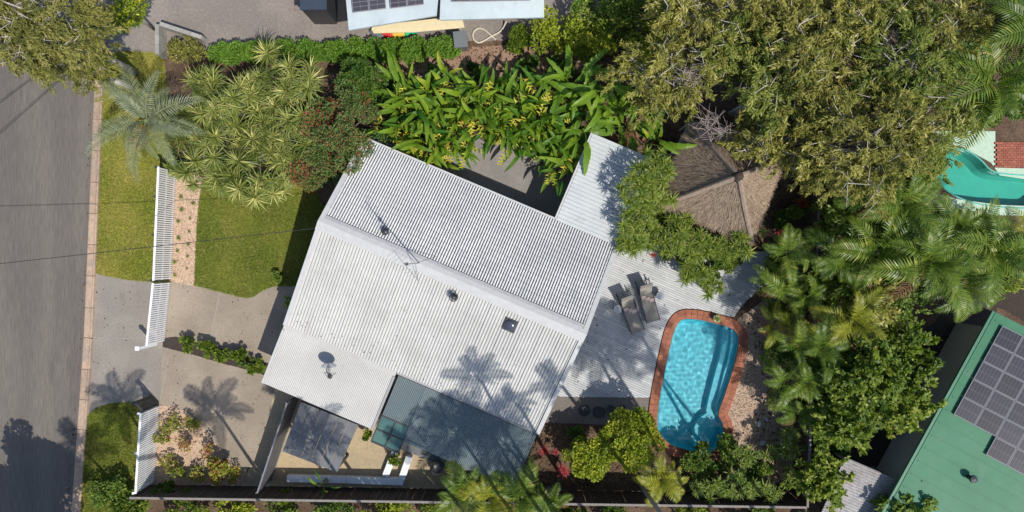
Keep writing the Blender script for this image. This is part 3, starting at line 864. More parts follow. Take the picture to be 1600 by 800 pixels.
per_ = thing('pergola', 'pergola roofed with smoky corrugated sheets below the ribbed roof', 'pergola', HW(.7,8.0,0), UA)
def gl(u,v,z): return Vector((u-.7, -(v-8.0), z))
su = [-2.5,-1.2,.1,1.4,2.7,3.98]
for i in range(5):
    vb = 9.25 if i else 8.55
    corrugated('roof_sheet', su[i]+(.0 if i==0 else -.03), su[i+1]+.03, V1+.14, 2.60+.004*(i%2), vb, 2.43+.004*(i%2), .0755, .013, M['smoky'], per_, 6, gl)
for v_,z_ in ((6.72,2.47),(7.6,2.41),(8.45,2.35),(9.15,2.31)):
    hbar('batten', gl(-2.5 if v_<9 else -1.2,v_,z_), gl(3.95,v_,z_), .05, .07, M['dark_metal'], per_)
for u_ in (-2.46,-1.2,1.4,3.92):
    hbar('rafter', gl(u_,V1+.14,2.44), gl(u_,9.2,2.27), .06, .10, M['dark_metal'], per_)
for u_ in (-1.2,1.4,3.85):
    c = gl(u_,9.1,0); m = MB(); m.box((c.x-.05,c.y-.05,0),(c.x+.05,c.y+.05,2.26)); m.build('post', M['dark_metal'], per_)
# green panes with dark bars at the open corner
for (u0,u1,v0,v1) in ((-2.46,-1.86,8.62,9.18),(-1.80,-1.24,8.62,9.18),(-2.46,-1.86,9.24,9.75),(-1.80,-1.24,9.24,9.75)):
    m = MB(); p0,p1 = gl(u0,v1,2.40), gl(u1,v0,2.415); m.box(p0,p1); m.build('pane', M['green_pane'], per_)
for (u0,v0,u1,v1) in ((-2.5,8.58,-1.2,8.58),(-2.5,9.21,-1.2,9.21),(-2.5,9.79,-1.2,9.79),(-2.49,8.6,-2.49,9.78),(-1.83,8.6,-1.83,9.78),(-1.21,8.6,-1.21,9.78)):
    hbar('glazing_bar', gl(u0,v0,2.38), gl(u1,v1,2.381), .06, .07, M['dark_metal'], per_)
# dark paved floor under the pergola
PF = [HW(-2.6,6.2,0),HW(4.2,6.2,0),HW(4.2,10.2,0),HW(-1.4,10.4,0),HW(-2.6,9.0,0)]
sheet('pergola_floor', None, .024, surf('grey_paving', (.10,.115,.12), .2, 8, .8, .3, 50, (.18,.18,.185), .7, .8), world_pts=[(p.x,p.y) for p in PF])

# charcoal shed roof beside the annex
shed = thing('carport', 'charcoal flat carport roof beside the annex on tan paving', 'carport', W(498,690))
sc_ = W(498,690)
c4 = [W(470,628,2.2),W(560,664,2.2),W(527,738,2.2),W(441,705,2.2)]
for i in range(6):
    t0, t1 = i/6+.004, (i+1)/6-.004
    a,b_,c_,d_ = c4[0].lerp(c4[1],t0), c4[0].lerp(c4[1],t1), c4[3].lerp(c4[2],t1), c4[3].lerp(c4[2],t0)
    m = MB(); m.prism([((p-sc_).x,(p-sc_).y) for p in (a,b_,c_,d_)], 2.14, 2.20+.008*(i%2)); m.build('roof_sheet', M['shed_roof'], shed)
for i in range(4):
    p = (c4[i]*.92 + (c4[0]+c4[1]+c4[2]+c4[3])/4*.08) - sc_
    m = MB(); m.box((p.x-.05,p.y-.05,0),(p.x+.05,p.y+.05,2.11)); m.build('post', M['dark_metal'], shed)
for i in (0,2):
    p0, p1 = c4[i]-sc_, c4[i+1]-sc_
    hbar('beam', Vector((p0.x,p0.y,2.03))*1.0, Vector((p1.x,p1.y,2.03)), .06, .10, M['dark_metal'], shed)

# ---- things on the roof
def roof_z(v): return RZ-.055 + (E2-RZ+.055)*(v-VRG-.2)/(V1-VRG-.2)
def uv_of(px,py,z):
    p = W(px,py,z); return p.x*U2.x+p.y*U2.y, p.x*V2.x+p.y*V2.y
def on_metal(px,py,extra=0):
    z = 3.3
    for _ in range(6):
        u,v_ = uv_of(px,py,z+extra); z = roof_z(v_)
    p = HW(u,v_,z); return p
pm = math.atan2(RZ-E2, V1-VRG)
# spinning vent (round) and square skylight dome
p = on_metal(709,464,.2)
vent = thing('roof_vent', 'small round dark turbine vent near the ridge of the metal roof', 'roof vent', p, UA)
m = MB(); m.lathe([(.15,-.03),(.13,.03),(.11,.16)],18); m.build('vent_neck', M['dark_metal'], vent, True)
for k in range(14):
    m = MB(); a0 = 2*math.pi*k/14; vs=[]
    for j in range(6):
        t = -.5+j/5; r_ = .19*math.cos(t*1.5); zz = .30+.16*t*1.9
        for w in (-.12,.14): vs.append((r_*math.cos(a0+w+t*.4)*(1 if w<0 else 1.06), r_*math.sin(a0+w+t*.4)*(1 if w<0 else 1.06), zz))
    m.add(vs, [(2*j,2*j+1,2*j+3,2*j+2) for j in range(5)]); m.build('vent_fin', M['dark_metal'], vent)
m = MB(); m.lathe([(.10,.43),(.09,.46),(.03,.475)],16); m.build('vent_cap', M['dark_metal'], vent, True)
p = on_metal(797,508,.12)
sky_ = thing('skylight', 'square dark skylight with a round dome on the metal roof', 'skylight', p, UA)
tilt = Matrix.Rotation(pm, 4, 'X')
m = MB(); m.box((-.27,-.27,-.02),(.27,.27,.07), tilt); m.build('base_tray', M['dark_metal'], sky_)
m = MB(); m.lathe([(.25,.072),(.245,.12),(.20,.17),(.12,.195),(.03,.20)],24, (0,0,0), tilt); m.build('dome', surf('smoked_dome', (.05,.052,.075), .05, 5, .2, spec=.6), sky_, True)
# satellite dish on the annex
def annex_z(v): return 2.63+(2.36-2.63)*(v-V1)/(V2_-V1)
u,v_ = uv_of(516,588,2.5); bz = annex_z(v_)
d0 = HW(u,v_,bz+.01)
dish = thing('satellite_dish', 'grey satellite dish on the cream annex roof', 'satellite dish', d0)
head = W(513.5,571,bz+.62) - d0
face = Vector((.12,-.80,.36)).normalized()           # looks towards the bottom of the photo
q = face.to_track_quat('Z','Y').to_matrix().to_4x4()
m = MB(); m.lathe([(.006,-.075),(.12,-.065),(.24,-.03),(.325,.02),(.33,.02),(.325,.012),(.24,-.042),(.12,-.078),(.006,-.088)][::-1], 28, head, q); m.build('reflector', M['dish'], dish, True)
m = MB(); m.tube([(0,0,0),(0,0,.35),(head.x*.5,head.y*.5,.52),head-face*.06],.022,8); m.build('mast', M['dark_metal'], dish)
feed = head+face*.42+Vector((0,0,-.12))
m = MB(); m.tube([head-face*.05+Vector((0,0,-.28)), feed], .012, 6); m.build('feed_arm', M['dark_metal'], dish)
m = MB(); m.lathe([(.03,-.06),(.045,-.05),(.045,.04),(.02,.06)],12, feed, q); m.build('feed_horn', M['dark_metal'], dish)
m = MB(); m.lathe([(.11,0),(.11,.015),(.03,.03)],14); m.build('base_plate', M['dark_metal'], dish)
for a0 in (.5,2.6): 
    m = MB(); m.tube([(.30*math.cos(a0),.30*math.sin(a0),.02),(0,0,.33)],.010,6); m.build('strut', M['dark_metal'], dish)
# television aerial on a tall pole by the ridge
tz = 3.95
u,v_ = uv_of(656,411,tz)
zb = roof_z(max(v_,VRG+.2)); a0_ = HW(u,v_,zb)
aer = thing('aerial', 'thin television aerial pole standing by the roof ridge', 'aerial', a0_)
ph = 4.1
m = MB(); m.tube([(0,0,0),(0,0,ph)], .02, 8); m.build('pole', M['grey_trim'], aer)
for k in range(3):
    t = 2*math.pi*k/3+.4
    m = MB(); rr = .75; m.tube([(0,0,1.3),(rr*math.cos(t),rr*math.sin(t),-.12)], .008, 5); m.build('stay', M['dark_metal'], aer)
bd = Vector((.62,-.78,0)).normalized()*1.0; pd = Vector((bd.y,-bd.x,0))
m = MB(); m.tube([Vector((0,0,ph-.08))-bd*.62, Vector((0,0,ph-.08))+bd*.62], .013, 6); m.build('boom', M['grey_trim'], aer)
for k in range(9):
    c = Vector((0,0,ph-.06))+bd*(-.58+k*.145); w = .30-.018*k
    m = MB(); m.tube([c-pd*w, c+pd*w], .007, 5); m.build('element', M['grey_trim'], aer)
m = MB(); m.box((-.05,-.05,ph-.6),(.05,.05,ph-.42)); m.build('amplifier_box', M['dark_metal'], aer)
# dark vent pipe cowl on the tiles
zt = 3.75; u,v_ = uv_of(604,362,zt)
zc = E1+(RZ-E1)*(v_-V0)/(VRG-V0); cw = thing('vent_pipe', 'short dark vent pipe with a cowl among the white tiles', 'vent pipe', HW(u,v_,zc), UA)
m = MB(); m.lathe([(.06,-.05),(.06,.22)],14); m.build('pipe', M['dark_metal'], cw)
m = MB(); m.lathe([(.15,.22),(.16,.26),(.12,.33),(.03,.37)],18); m.build('cowl', M['dark_metal'], cw, True)
# ------------------------------------------------------------------ fences and gates
def slat_fence(name, label, p0, p1, h, pitch, sw, mat, posts, rails=(.12,.80,1.5), group=None, brace=False, cat='fence', post_mat=None):
    a, b = W(*p0), W(*p1); d = b-a; L = d.length; rz = math.atan2(d.y,d.x)
    f = thing(name, label, cat, a, rz, group)
    m = MB(); m.box((-sw/2,-.011,.06),(sw/2,.011,h)); sm = m.mesh('slat', mat)
    n_ = int(L/pitch)
    for i in range(n_): link('slat', sm, f, ((i+.5)*L/n_,0,0), (0,0,R.uniform(-.03,.03)))
    for z in rails:
        m = MB(); m.box((0,.013,z*h/1.6),(L,.055,z*h/1.6+.07)); m.build('rail', mat, f)
    m = MB(); m.box((-.02,-.03,h+.003),(L+.02,.06,h+.035)); m.build('top_rail', mat, f)
    for t in posts:
        m = MB(); m.box((t*L-.05,.058,0),(t*L+.05,.158,h+.06)); m.build('post', post_mat or mat, f)
    if brace:
        m = MB(); q = Vector((L*.04,.035,.15)); r_ = Vector((L*.96,.035,h-.2))
        e = (r_-q).normalized(); s = Vector((-e.z,0,e.x))*.035
        m.add([q-s+Vector((0,.024,0)),r_-s+Vector((0,.024,0)),r_+s+Vector((0,.024,0)),q+s+Vector((0,.024,0)),q-s+Vector((0,.04,0)),r_-s+Vector((0,.04,0)),r_+s+Vector((0,.04,0)),q+s+Vector((0,.04,0))],[(0,1,2,3),(7,6,5,4),(0,4,5,1),(1,5,6,2),(2,6,7,3),(3,7,4,0)])
        m.build('brace', mat, f)
    return f
slat_fence('picket_fence', 'white picket fence beside the pink gravel strip', (268.5,436), (276,268), 1.6, .098, .062, M['white_paint'], (0.0,.40,.74,1.0), post_mat=M['dark_metal'])
slat_fence('driveway_gate', 'white slatted driveway gate with a diagonal brace', (257.5,533), (267,441), 1.55, .098, .062, M['white_paint'], (), brace=True, cat='gate')
slat_fence('picket_fence', 'white picket fence by the gravel bed in the lower left corner', (242,752), (249.5,634), 1.6, .098, .062, M['white_paint'], (0,.5,1.0))
slat_fence('shaded_return', 'short slatted return of the lower white fence, its shade put into the colour', (250,629), (238,617), 1.5, .085, .06, M['dark_metal'], (0,1.0))  # fence return; its shade is put into the dark slat colour
p = W(245,537); gp = thing('gate_post', 'thick white gate post at the foot of the driveway gate', 'gate post', p)
m = MB(); m.lathe([(.30,0),(.30,.05),(.22,.09)],20); m.build('footing', M['crossover'], gp)
m = MB(); m.box((-.07,-.07,.06),(.07,.07,1.65)); m.build('post_shaft', M['white_paint'], gp)
m = MB(); m.box((-.09,-.09,1.652),(.09,.09,1.70)); m.build('post_cap', M['white_paint'], gp)

def paling_fence(name, label, p0, p1, h, mat, cap):
    a, b = W(*p0), W(*p1); d = b-a; L = d.length
    f = thing(name, label, 'fence', a, math.atan2(d.y,d.x))
    m = MB(); m.box((-.071,-.009,.03),(.071,.009,h)); sm = m.mesh('paling', mat)
    n_ = int(L/.15)
    for i in range(n_): link('paling', sm, f, ((i+.5)*L/n_, R.uniform(-.006,.006), R.uniform(-.02,.015)), (0,R.uniform(-.01,.01),R.uniform(-.03,.03)))
    for z in (.35,h-.35):
        m = MB(); m.box((0,-.07,z),(L,-.022,z+.09)); m.build('rail', mat, f)
    k = int(L/2.4)
    for i in range(k+1):
        m = MB(); m.box((i*L/k-.05,-.17,0),(i*L/k+.05,-.072,h-.05)); m.build('post', mat, f)
    m = MB(); m.box((0,-.05,h+.022),(L,.05,h+.05)); m.build('cap_rail', cap, f)
    return f
paling_fence('paling_fence', 'dark timber paling fence along the bottom boundary of the garden', (236,757), (1235,771), 1.75, M['dark_timber'], M['grey_timber'])
paling_fence('paling_fence', 'dark timber paling fence along the right boundary of the garden', (1236,771), (1262,96), 1.75, M['dark_timber'], M['grey_timber'])

# charcoal sheet fence beside the carport
a, b = W(468,617), W(424,750); d = b-a; L_ = d.length
sf = thing('sheet_fence', 'charcoal metal sheet fence between the driveway and the carport', 'fence', a, math.atan2(d.y,d.x))
n_ = 5
for i in range(n_):
    m = MB(); vs = []; fs = []; k = 24
    for j in range(k+1):
        y = .015 if (j//2)%2 else -.015
        vs += [((i+j/k)*L_/n_, y, .05), ((i+j/k)*L_/n_, y, 1.75)]
    m.add(vs,[(2*j,2*j+2,2*j+3,2*j+1) for j in range(k)]); m.build('fence_sheet', M['shed_roof'], sf)
for z in (.02,1.75):
    m = MB(); m.box((0,-.03,z),(L_,.03,z+.05)); m.build('rail', M['panel_frame'], sf)
for i in range(n_+1):
    m = MB(); m.box((i*L_/n_-.03,-.068,0),(i*L_/n_+.03,-.032,1.82)); m.build('post', M['shed_roof'], sf)
# low white garden walls by the bottom fence
def low_wall(label, pts, h):
    c = W(*pts[0]); w = thing('garden_wall', label, 'garden wall', c)
    for i in range(len(pts)-1):
        a, b = W(*pts[i])-c, W(*pts[i+1])-c; d = (b-a).normalized(); n_ = Vector((-d.y,d.x,0))*.13
        if i: a = a + d*.132
        m = MB(); m.prism([((a+n_).x,(a+n_).y),((b+n_).x+d.x*.13,(b+n_).y+d.y*.13),((b-n_).x+d.x*.13,(b-n_).y+d.y*.13),((a-n_).x,(a-n_).y)], 0, h); m.build('wall_run', M['blue_white'], w)
        m = MB(); n2 = n_*1.18
        m.prism([((a+n2).x,(a+n2).y),((b+n2).x+d.x*.11,(b+n2).y+d.y*.11),((b-n2).x+d.x*.11,(b-n2).y+d.y*.11),((a-n2).x,(a-n2).y)], h+.002, h+.05+.004*i); m.build('coping', M['blue_white'], w)
low_wall('long low white garden wall with a return beside the bottom fence', [(452,744),(540,746),(628,749),(640,714)], .32)
low_wall('short white garden wall standing out from the long low wall', [(604,741),(620,700)], .30)
p = W(684,727); fb = thing('fire_bowl', 'round black fire bowl beside the white garden wall', 'fire bowl', p)
m = MB(); m.lathe([(.10,.12),(.22,.18),(.31,.32),(.33,.42),(.30,.42),(.26,.34),(.12,.24)],22); m.build('bowl', M['dark_metal'], fb, True)
for k in range(3):
    t = 2*math.pi*k/3; m = MB(); m.tube([(.12*math.cos(t),.12*math.sin(t),.16),(.24*math.cos(t),.24*math.sin(t),0)],.018,6); m.build('leg', M['dark_metal'], fb)

# ------------------------------------------------------------------ thatched hut
AX = Vector((.93,-.36,0)).normalized(); AY = Vector((.36,.93,0)).normalized()
hutc = Vector((306/PPM, 108/PPM, 0))
hut = thing('thatched_hut', 'square hut with a pointed brown thatched roof among the trees', 'hut', hutc, math.atan2(AX.y,AX.x))
hw, hd, ez, az = 2.15, 1.95, 2.15, 4.35
def thatch_face(c0, c1, apex, nu=26, nv=22, seed=0):
    rg = np.random.default_rng(seed)
    vs, fs = [], []
    for j in range(nv+1):
        t = j/nv
        for i in range(nu+1):
            s = i/nu
            e = Vector(c0).lerp(Vector(c1), s)
            p_ = e.lerp(Vector(apex), t)
            sag = -.16*math.sin(math.pi*t)*(.5+.5*math.sin(math.pi*s)) 
            edge_ = .10*(abs(s-.5)*2)**6*(1-t)
            nz = rg.normal(0,.022) if 0 < i < nu else rg.normal(0,.012)
            layer = .05*((t*7)%1.0)
            p_.z += sag*.7 + nz + edge_ - layer*.6
            if j == 0: p_.z -= .05+abs(rg.normal(0,.04)); p_.x *= 1.01; p_.y *= 1.01
            vs.append(p_)
    for j in range(nv):
        for i in range(nu):
            a = j*(nu+1)+i; fs.append((a,a+1,a+nu+2,a+nu+1))
    return vs, fs
cs = [(-hw,-hd,ez),(hw,-hd,ez),(hw,hd,ez),(-hw,hd,ez)]
straw_v, straw_f, straw_t = [], [], []
for k in range(4):
    c0, c1 = cs[k], cs[(k+1)%4]
    vs, fs = thatch_face(c0, c1, (0,0,az), seed=k+3)
    m = MB(); m.add(vs, fs)
    # underside skirt
    base_i = [v_ for v_ in vs[:27]]
    m.add([Vector(v_) for v_ in base_i]+[Vector((v_.x*.93,v_.y*.93,v_.z-.10)) for v_ in base_i], [(i+1,i,27+i,28+i) for i in range(26)])
    m.build('thatch_slope', M['thatch'], hut)
    # loose straw lying down the slope
    C0, C1, A = Vector(c0), Vector(c1), Vector((0,0,az))
    dn = ((C0+C1)/2-A).normalized(); nrm = (C1-C0).cross(A-C0).normalized()
    for _ in range(5200):
        t = 1-math.sqrt(R.random()); s = R.random()
        p_ = C0.lerp(C1,s).lerp(A,t); p_.z += -.16*math.sin(math.pi*t)*(.5+.5*math.sin(math.pi*s))*.7
        p_ += nrm*R.uniform(-.01,.035)
        dd = ((C0.lerp(C1,s)-A).normalized()+Vector((R.gauss(0,.10),R.gauss(0,.10),R.gauss(0,.05)))).normalized()
        L_ = R.uniform(.14,.40); w = R.uniform(.006,.015)
        sd = dd.cross(nrm).normalized()*w
        b0 = len(straw_v); e_ = p_+dd*L_+nrm*R.uniform(.0,.02)
        straw_v += [p_-sd, p_+sd, e_+sd*.4, e_-sd*.4]; straw_f.append((b0,b0+1,b0+2,b0+3)); straw_t.append(R.random())
sv = np.array([v_[:] for v_ in straw_v])
o = link('loose_straw', np_mesh('loose_straw', sv, np.array(straw_f), M['straw'], np.array(straw_t)), hut); o['kind'] = 'stuff'
for k in range(4):        # hip rolls
    c = Vector(cs[k]); pts = [c.lerp(Vector((0,0,az)), t)+Vector((0,0,.05-.10*math.sin(math.pi*t))) for t in np.linspace(0.02,1,9)]
    m = MB(); m.tube(pts,[.11]*9,7); m.build('hip_roll', M['thatch'], hut)
m = MB(); m.lathe([(.24,az-.22),(.22,az-.02),(.13,az+.12),(.05,az+.16)],14); m.build('finial', M['dark_timber'], hut)
for k in range(4):
    x,y = cs[k][0]*.82, cs[k][1]*.82; m = MB(); m.tube([(x,y,0),(x,y,2.35)],.07,8); m.build('post', M['bark'], hut)
m = MB(); m.prism([(-hw*.9,-hd*.9),(hw*.9,-hd*.9),(hw*.9,hd*.9),(-hw*.9,hd*.9)],.012,.12); m.build('floor_slab', M['court'], hut)
# pale lean-to sheet and pale slab beside the hut
lt = thing('lean_to', 'pale grey lean-to roof at the upper left side of the hut', 'lean-to', W(1064,228))
c = W(1064,228); q = [W(1078,190,1.9),W(1090,196,1.9),W(1064,246,1.75),W(1050,240,1.75)]
m = MB(); m.add([q[i]-c for i in range(4)]+[q[i]-c-Vector((0,0,.03)) for i in range(4)],[(3,2,1,0),(4,5,6,7),(0,1,5,4),(1,2,6,5),(2,3,7,6),(3,0,4,7)]); m.build('roof_sheet', M['patio_roof'], lt)
for i in range(4):
    m = MB(); e = (q[i]*.94+(q[0]+q[2])*.03)-c; m.box((e.x-.03,e.y-.03,0),(e.x+.03,e.y+.03,e.z-.05)); m.build('post', M['white_paint'], lt)

# ------------------------------------------------------------------ sun loungers and side tables
def lounger(label, head, foot):
    """head, foot: photo pixels of the two ends on the deck"""
    a, b = W(*head), W(*foot); d = b-a; L = 1.95
    c = (a+b)/2; rz = math.atan2(d.y,d.x)
    t = thing('sun_lounger', label, 'sun lounger', (c.x,c.y,.099), rz, 'loungers on the deck')
    w = .31; x0, xh, x1 = -.98, -.30, .98          # head, hinge, foot
    zs = .34
    hx, hz = x0+.16, 1.00
    for s in (-1,1):
        m = MB(); m.box((xh-.75,s*w-.022,zs-.05),(x1,s*w+.022,zs-.005)); m.build('side_rail', M['dark_metal'], t)
        m = MB(); m.tube([(xh,s*(w-.02),zs-.02),(hx,s*(w-.02),hz)],.016,8); m.build('back_rail', M['dark_metal'], t)
        for x in (xh-.62, x1-.12):
            m = MB(); m.box((x-.025,s*w-.02,0),(x+.025,s*w+.02,zs-.052)); m.build('leg', M['dark_metal'], t)
        m = MB(); m.tube([(xh-.36,s*w,zs-.02),(xh-.36,s*(w+.01),zs+.22),(xh+.12,s*(w+.01),zs+.24),(xh+.16,s*w,zs-.02)],.016,8); m.build('armrest', M['dark_metal'], t)
    m = MB(); n_ = 8
    vs = [];
    for i in range(n_+1):
        x = xh+(x1-xh)*i/n_
        for s in (-1,0,1): vs.append((x, s*(w-.018), zs+(-.02 if s==0 else 0)-.012*math.sin(math.pi*i/n_)))
    m.add(vs,[(3*i+j,3*i+3+j,3*i+4+j,3*i+1+j) for i in range(n_) for j in range(2)]); m.build('seat_sling', M['fabric'], t, True)
    m = MB(); vs = []
    for i in range(n_+1):
        f_ = i/n_
        for s in (-1,0,1): vs.append((xh+(hx-xh)*f_, s*(w-.03), zs+(hz-zs)*f_+(-.02 if s==0 else 0)))
    m.add(vs,[(3*i+j,3*i+1+j,3*i+4+j,3*i+3+j) for i in range(n_) for j in range(2)]); m.build('back_sling', M['fabric'], t, True)
    m = MB()
    m.box((-.07,-w+.03,-.022),(.10,w-.03,.03), Matrix.Translation((hx+.06,0,hz-.03)) @ Matrix.Rotation(-.35,4,'Y')); o = m.build('head_cushion', M['fabric'], t)
    bv = o.modifiers.new('bevel','BEVEL'); bv.width = .02; bv.segments = 2
    m = MB(); m.tube([(hx,-w+.02,hz),(hx,w-.02,hz)],.016,8); m.build('top_bar', M['dark_metal'], t)
    m = MB(); m.tube([(hx+.2,0,.72),(x0-.02,-.0,.02)],.014,6); m.build('back_prop', M['dark_metal'], t)
    tw_ = thing('folded_towel', label.replace('taupe sun lounger','rumpled pinkish towel on the lounger').replace('leftmost ','').replace('right-hand ','') if False else ('rumpled pinkish towel on the lounger nearest the house' if 'house' in label else 'rumpled pinkish towel on the lounger nearest the pool'), 'towel', (c.x,c.y,.099+zs), rz, 'towels on the loungers')
    for k in range(3):
        m = MB(); vs = []; n2 = 7
        for i in range(n2+1):
            for j in range(n2+1):
                vs.append((xh+.02+.10*k+.16*i/n2, -.25+.16*k+.22*j/n2+R.gauss(0,.008), .012+.03*k*.4+abs(R.gauss(0,.018))))
        m.add(vs,[(i*(n2+1)+j,(i+1)*(n2+1)+j,(i+1)*(n2+1)+j+1,i*(n2+1)+j+1) for i in range(n2) for j in range(n2)]); m.build('fold', M['towel'], tw_, True)
lounger('taupe sun lounger with raised back, nearer the house wall', (973,461), (993,513))
lounger('taupe sun lounger with raised back, nearer the pool', (1002,442), (1017,497))
def side_table(label, px):
    p = W(*px); t = thing('side_table', label, 'side table', (p.x,p.y,.099), 0.3, 'side tables by the loungers')
    m = MB(); m.lathe([(.21,.43),(.22,.44),(.22,.455),(.21,.46)],6); m.build('table_top', M['glass_grey'], t)
    m = MB(); m.tube([(0,0,.02),(0,0,.43)],.025,8); m.build('stem', M['dark_metal'], t)
    m = MB(); m.lathe([(.16,0),(.16,.015),(.04,.03)],14); m.build('base', M['dark_metal'], t)
side_table('small grey hexagonal side table left of the loungers', (962,482))
side_table('small grey hexagonal side table right of the loungers', (1028,461))
# small white pot at the pool edge
p = W(1117,497); pot = thing('plant_pot', 'white pot with a spiky plant at the top end of the pool', 'plant pot', (p.x,p.y,.09))
m = MB(); m.lathe([(.10,0),(.14,.10),(.16,.24),(.15,.26),(.13,.22)],18); m.build('pot', M['white_paint'], pot, True)
POT = pot

# ------------------------------------------------------------------ neighbours
nh = thing('neighbour_house', 'pale blue-grey metal roofed house across the top fence', 'house', W(700,-40))
c = W(700,-40)
def nroof(name, pts, mat, parent, cc, lip=.12):
    m = MB(); n_ = len(pts)
    q = [W(*p_)-cc for p_ in pts]
    tri = tessellate_polygon([[Vector((v_.x,v_.y,0)) for v_ in q]])
    fs = []
    for a,b_,c_ in tri:
        if (q[b_]-q[a]).cross(q[c_]-q[a]).z < 0: b_,c_ = c_,b_
        fs.append((a,b_,c_))
    m.add(q+[v_-Vector((0,0,lip)) for v_ in q], fs+[(i,(i+1)%n_,n_+(i+1)%n_,n_+i) for i in range(n_)])
    return m.build(name, mat, parent)
nroof('roof', [(535,-60,3.6),(545,47,2.9),(682,24,2.9),(690,-60,3.6)], M['pale_roof'], nh, c)
nroof('roof', [(690.5,-60,3.62),(687,31,2.8),(850,27,2.8),(850,-60,3.62)], M['pale_roof'], nh, c)
m = MB()
for (x0,y0,x1,y1) in ((548,-60,684,25),(692,-60,838,15)):
    a, b_ = W(x0,y0)-c, W(x1,y1)-c
    m2 = MB(); m2.box((a.x+.3,min(a.y,b_.y)+.45,0),(b_.x-.2,max(a.y,b_.y),2.6)); m2.build('wall', M['wall'], nh)
def solar(parent, cc, o, ux, vy, mat_h=.05):
    """one framed solar panel: corner o and edges ux, vy (vectors)"""
    nn = ux.cross(vy).normalized()
    if nn.z < 0: nn = -nn
    def quad(f0,f1,g0,g1,z): return [o+ux*f0+vy*g0+nn*z, o+ux*f1+vy*g0+nn*z, o+ux*f1+vy*g1+nn*z, o+ux*f0+vy*g1+nn*z]
    m = MB(); a = quad(0,1,0,1,mat_h); b = quad(0,1,0,1,.01)
    m.add(a+b,[(0,1,2,3),(0,1,5,4),(1,2,6,5),(2,3,7,6),(3,0,4,7)]); p_ = m.build('solar_panel', M['panel_frame'], parent)
    m = MB(); nx, ny = 2, 6
    for i in range(nx):
        for j in range(ny):
            e = .035
            f0, f1 = .03+(.94)*i/nx+.006, .03+.94*(i+1)/nx-.006
            g0, g1 = .03+.94*j/ny+.006, .03+.94*(j+1)/ny-.006
            m.add(quad(f0,f1,g0,g1,mat_h+.004),[(0,1,2,3)])
    m.build('cell_grid', M['panel'], p_)
for (x0,y0,x1,y1,k) in ((552,21,605,14.5,2),(611,14.5,664,8,2)):
    for i in range(k):
        o = W(x0+(x1-x0)*i/k, y0+(y1-y0)*i/k, 3.1)-c; e = W(x0+(x1-x0)*(i+.96)/k, y0+(y1-y0)*(i+.96)/k, 3.1)-c
        up_ = W(x0+(x1-x0)*i/k-4, y0+(y1-y0)*i/k-46, 3.48)-c
        solar(nh, c, o+Vector((0,0,.06)), e-o, up_-o)
for i in range(4):
    o = W(706+31*i, 4-.5*i, 3.05)-c; e = W(706+31*i+29.5, 3.6-.5*i, 3.05)-c; up_ = W(706+31*i, -42, 3.45)-c
    solar(nh, c, o+Vector((0,0,.06)), e-o, up_-o)
aw = thing('awning', 'beige awning strip along the pale neighbouring roof', 'awning', W(650,42)); c = W(650,42)
nroof('awning_sheet', [(580,45,2.3),(584,40,2.4),(680,29,2.4),(722,28,2.4),(726,43,2.3),(650,50,2.25),(584,52,2.2)], M['beige'], aw, c, .04)
for x in (590,655,720):
    q = W(x,44)-c; m = MB(); m.box((q.x-.03,q.y-.03,0),(q.x+.03,q.y+.03,2.16)); m.build('post', M['white_paint'], aw)
# three-coloured kayak on the ground by the awning
ky = thing('kayak', 'red, yellow and green kayak lying beside the beige awning', 'kayak', W(624,54), math.atan2(W(656,50).y-W(594,56).y, W(656,50).x-W(594,56).x))
for k,(x0,x1,mt) in enumerate(((-.95,-.30,'red_plastic'),(-.30,.28,'yellow_plastic'),(.28,.95,'green_plastic'))):
    m = MB(); pts = []; rr = []
    for j in range(9):
        x = x0+(x1-x0)*j/8; pts.append((x,0,.16+.06*abs(x)**2)); rr.append(max(.02,.17*math.sqrt(max(0,1-(x/.98)**2))))
    m.tube(pts, rr, 12); m.build('hull_section', M[mt], ky, True)
ld = thing('tarpaulin_bundle', 'grey folded tarpaulin bundle left of the coloured kayak', 'tarpaulin', W(586,56))
for k in range(4):
    m = MB(); m.box((-.12+.05*k,-.42,0.002+.09*k),(.16+.03*k,.36-.05*k,.085+.09*k), Matrix.Rotation(.6+.08*k,4,'Z')); o = m.build('fold', M['bin'], ld); bv = o.modifiers.new('bevel','BEVEL'); bv.width=.03; bv.segments=2
bn = thing('wheelie_bin', 'grey wheelie bin beside the pale hose loop', 'bin', W(722,72), .1)
m = MB(); m.add([(-.24,-.28,.06),(.24,-.28,.06),(.24,.28,.06),(-.24,.28,.06),(-.29,-.36,1.0),(.29,-.36,1.0),(.29,.33,1.0),(-.29,.33,1.0)],[(3,2,1,0),(0,1,5,4),(1,2,6,5),(2,3,7,6),(3,0,4,7),(4,5,6,7)]); m.build('body', M['bin'], bn)
m = MB(); m.box((-.31,-.38,1.003),(.31,.36,1.05)); m.build('lid', M['bin'], bn)
for s in (-1,1):
    m = MB(); m.lathe([(.10,-.03),(.10,.03)],14,(s*.27,.34,.10),Matrix.Rotation(math.pi/2,4,'Y')); m.build('wheel', M['dark_metal'], bn)
hs = []
for (x,y,z) in ((791,36,.25),(787,44,.06),(779,52,.05),(768,57,.07),(757,64,.05),(748,68,.04),(741,64,.04),(738,56,.04),(741,48,.04),(748,44,.04),(756,46,.04),(763,52,.05),(770,59,.05),(775,63,.05)):
    q_ = W(x,y); hs.append((q_.x,q_.y,z))
for _ in range(2):
    q2 = [hs[0]]
    for a_,b_ in zip(hs,hs[1:]): q2 += [tuple(a_[i]*.75+b_[i]*.25 for i in range(3)), tuple(a_[i]*.25+b_[i]*.75 for i in range(3))]
    hs = q2+[hs[-1]]
m = MB(); m.tube(hs,.045,6); o = m.build('hose', M['hose'], None, True); tag(o,'pale looped hose lying on the ground by the wheelie bin','hose')
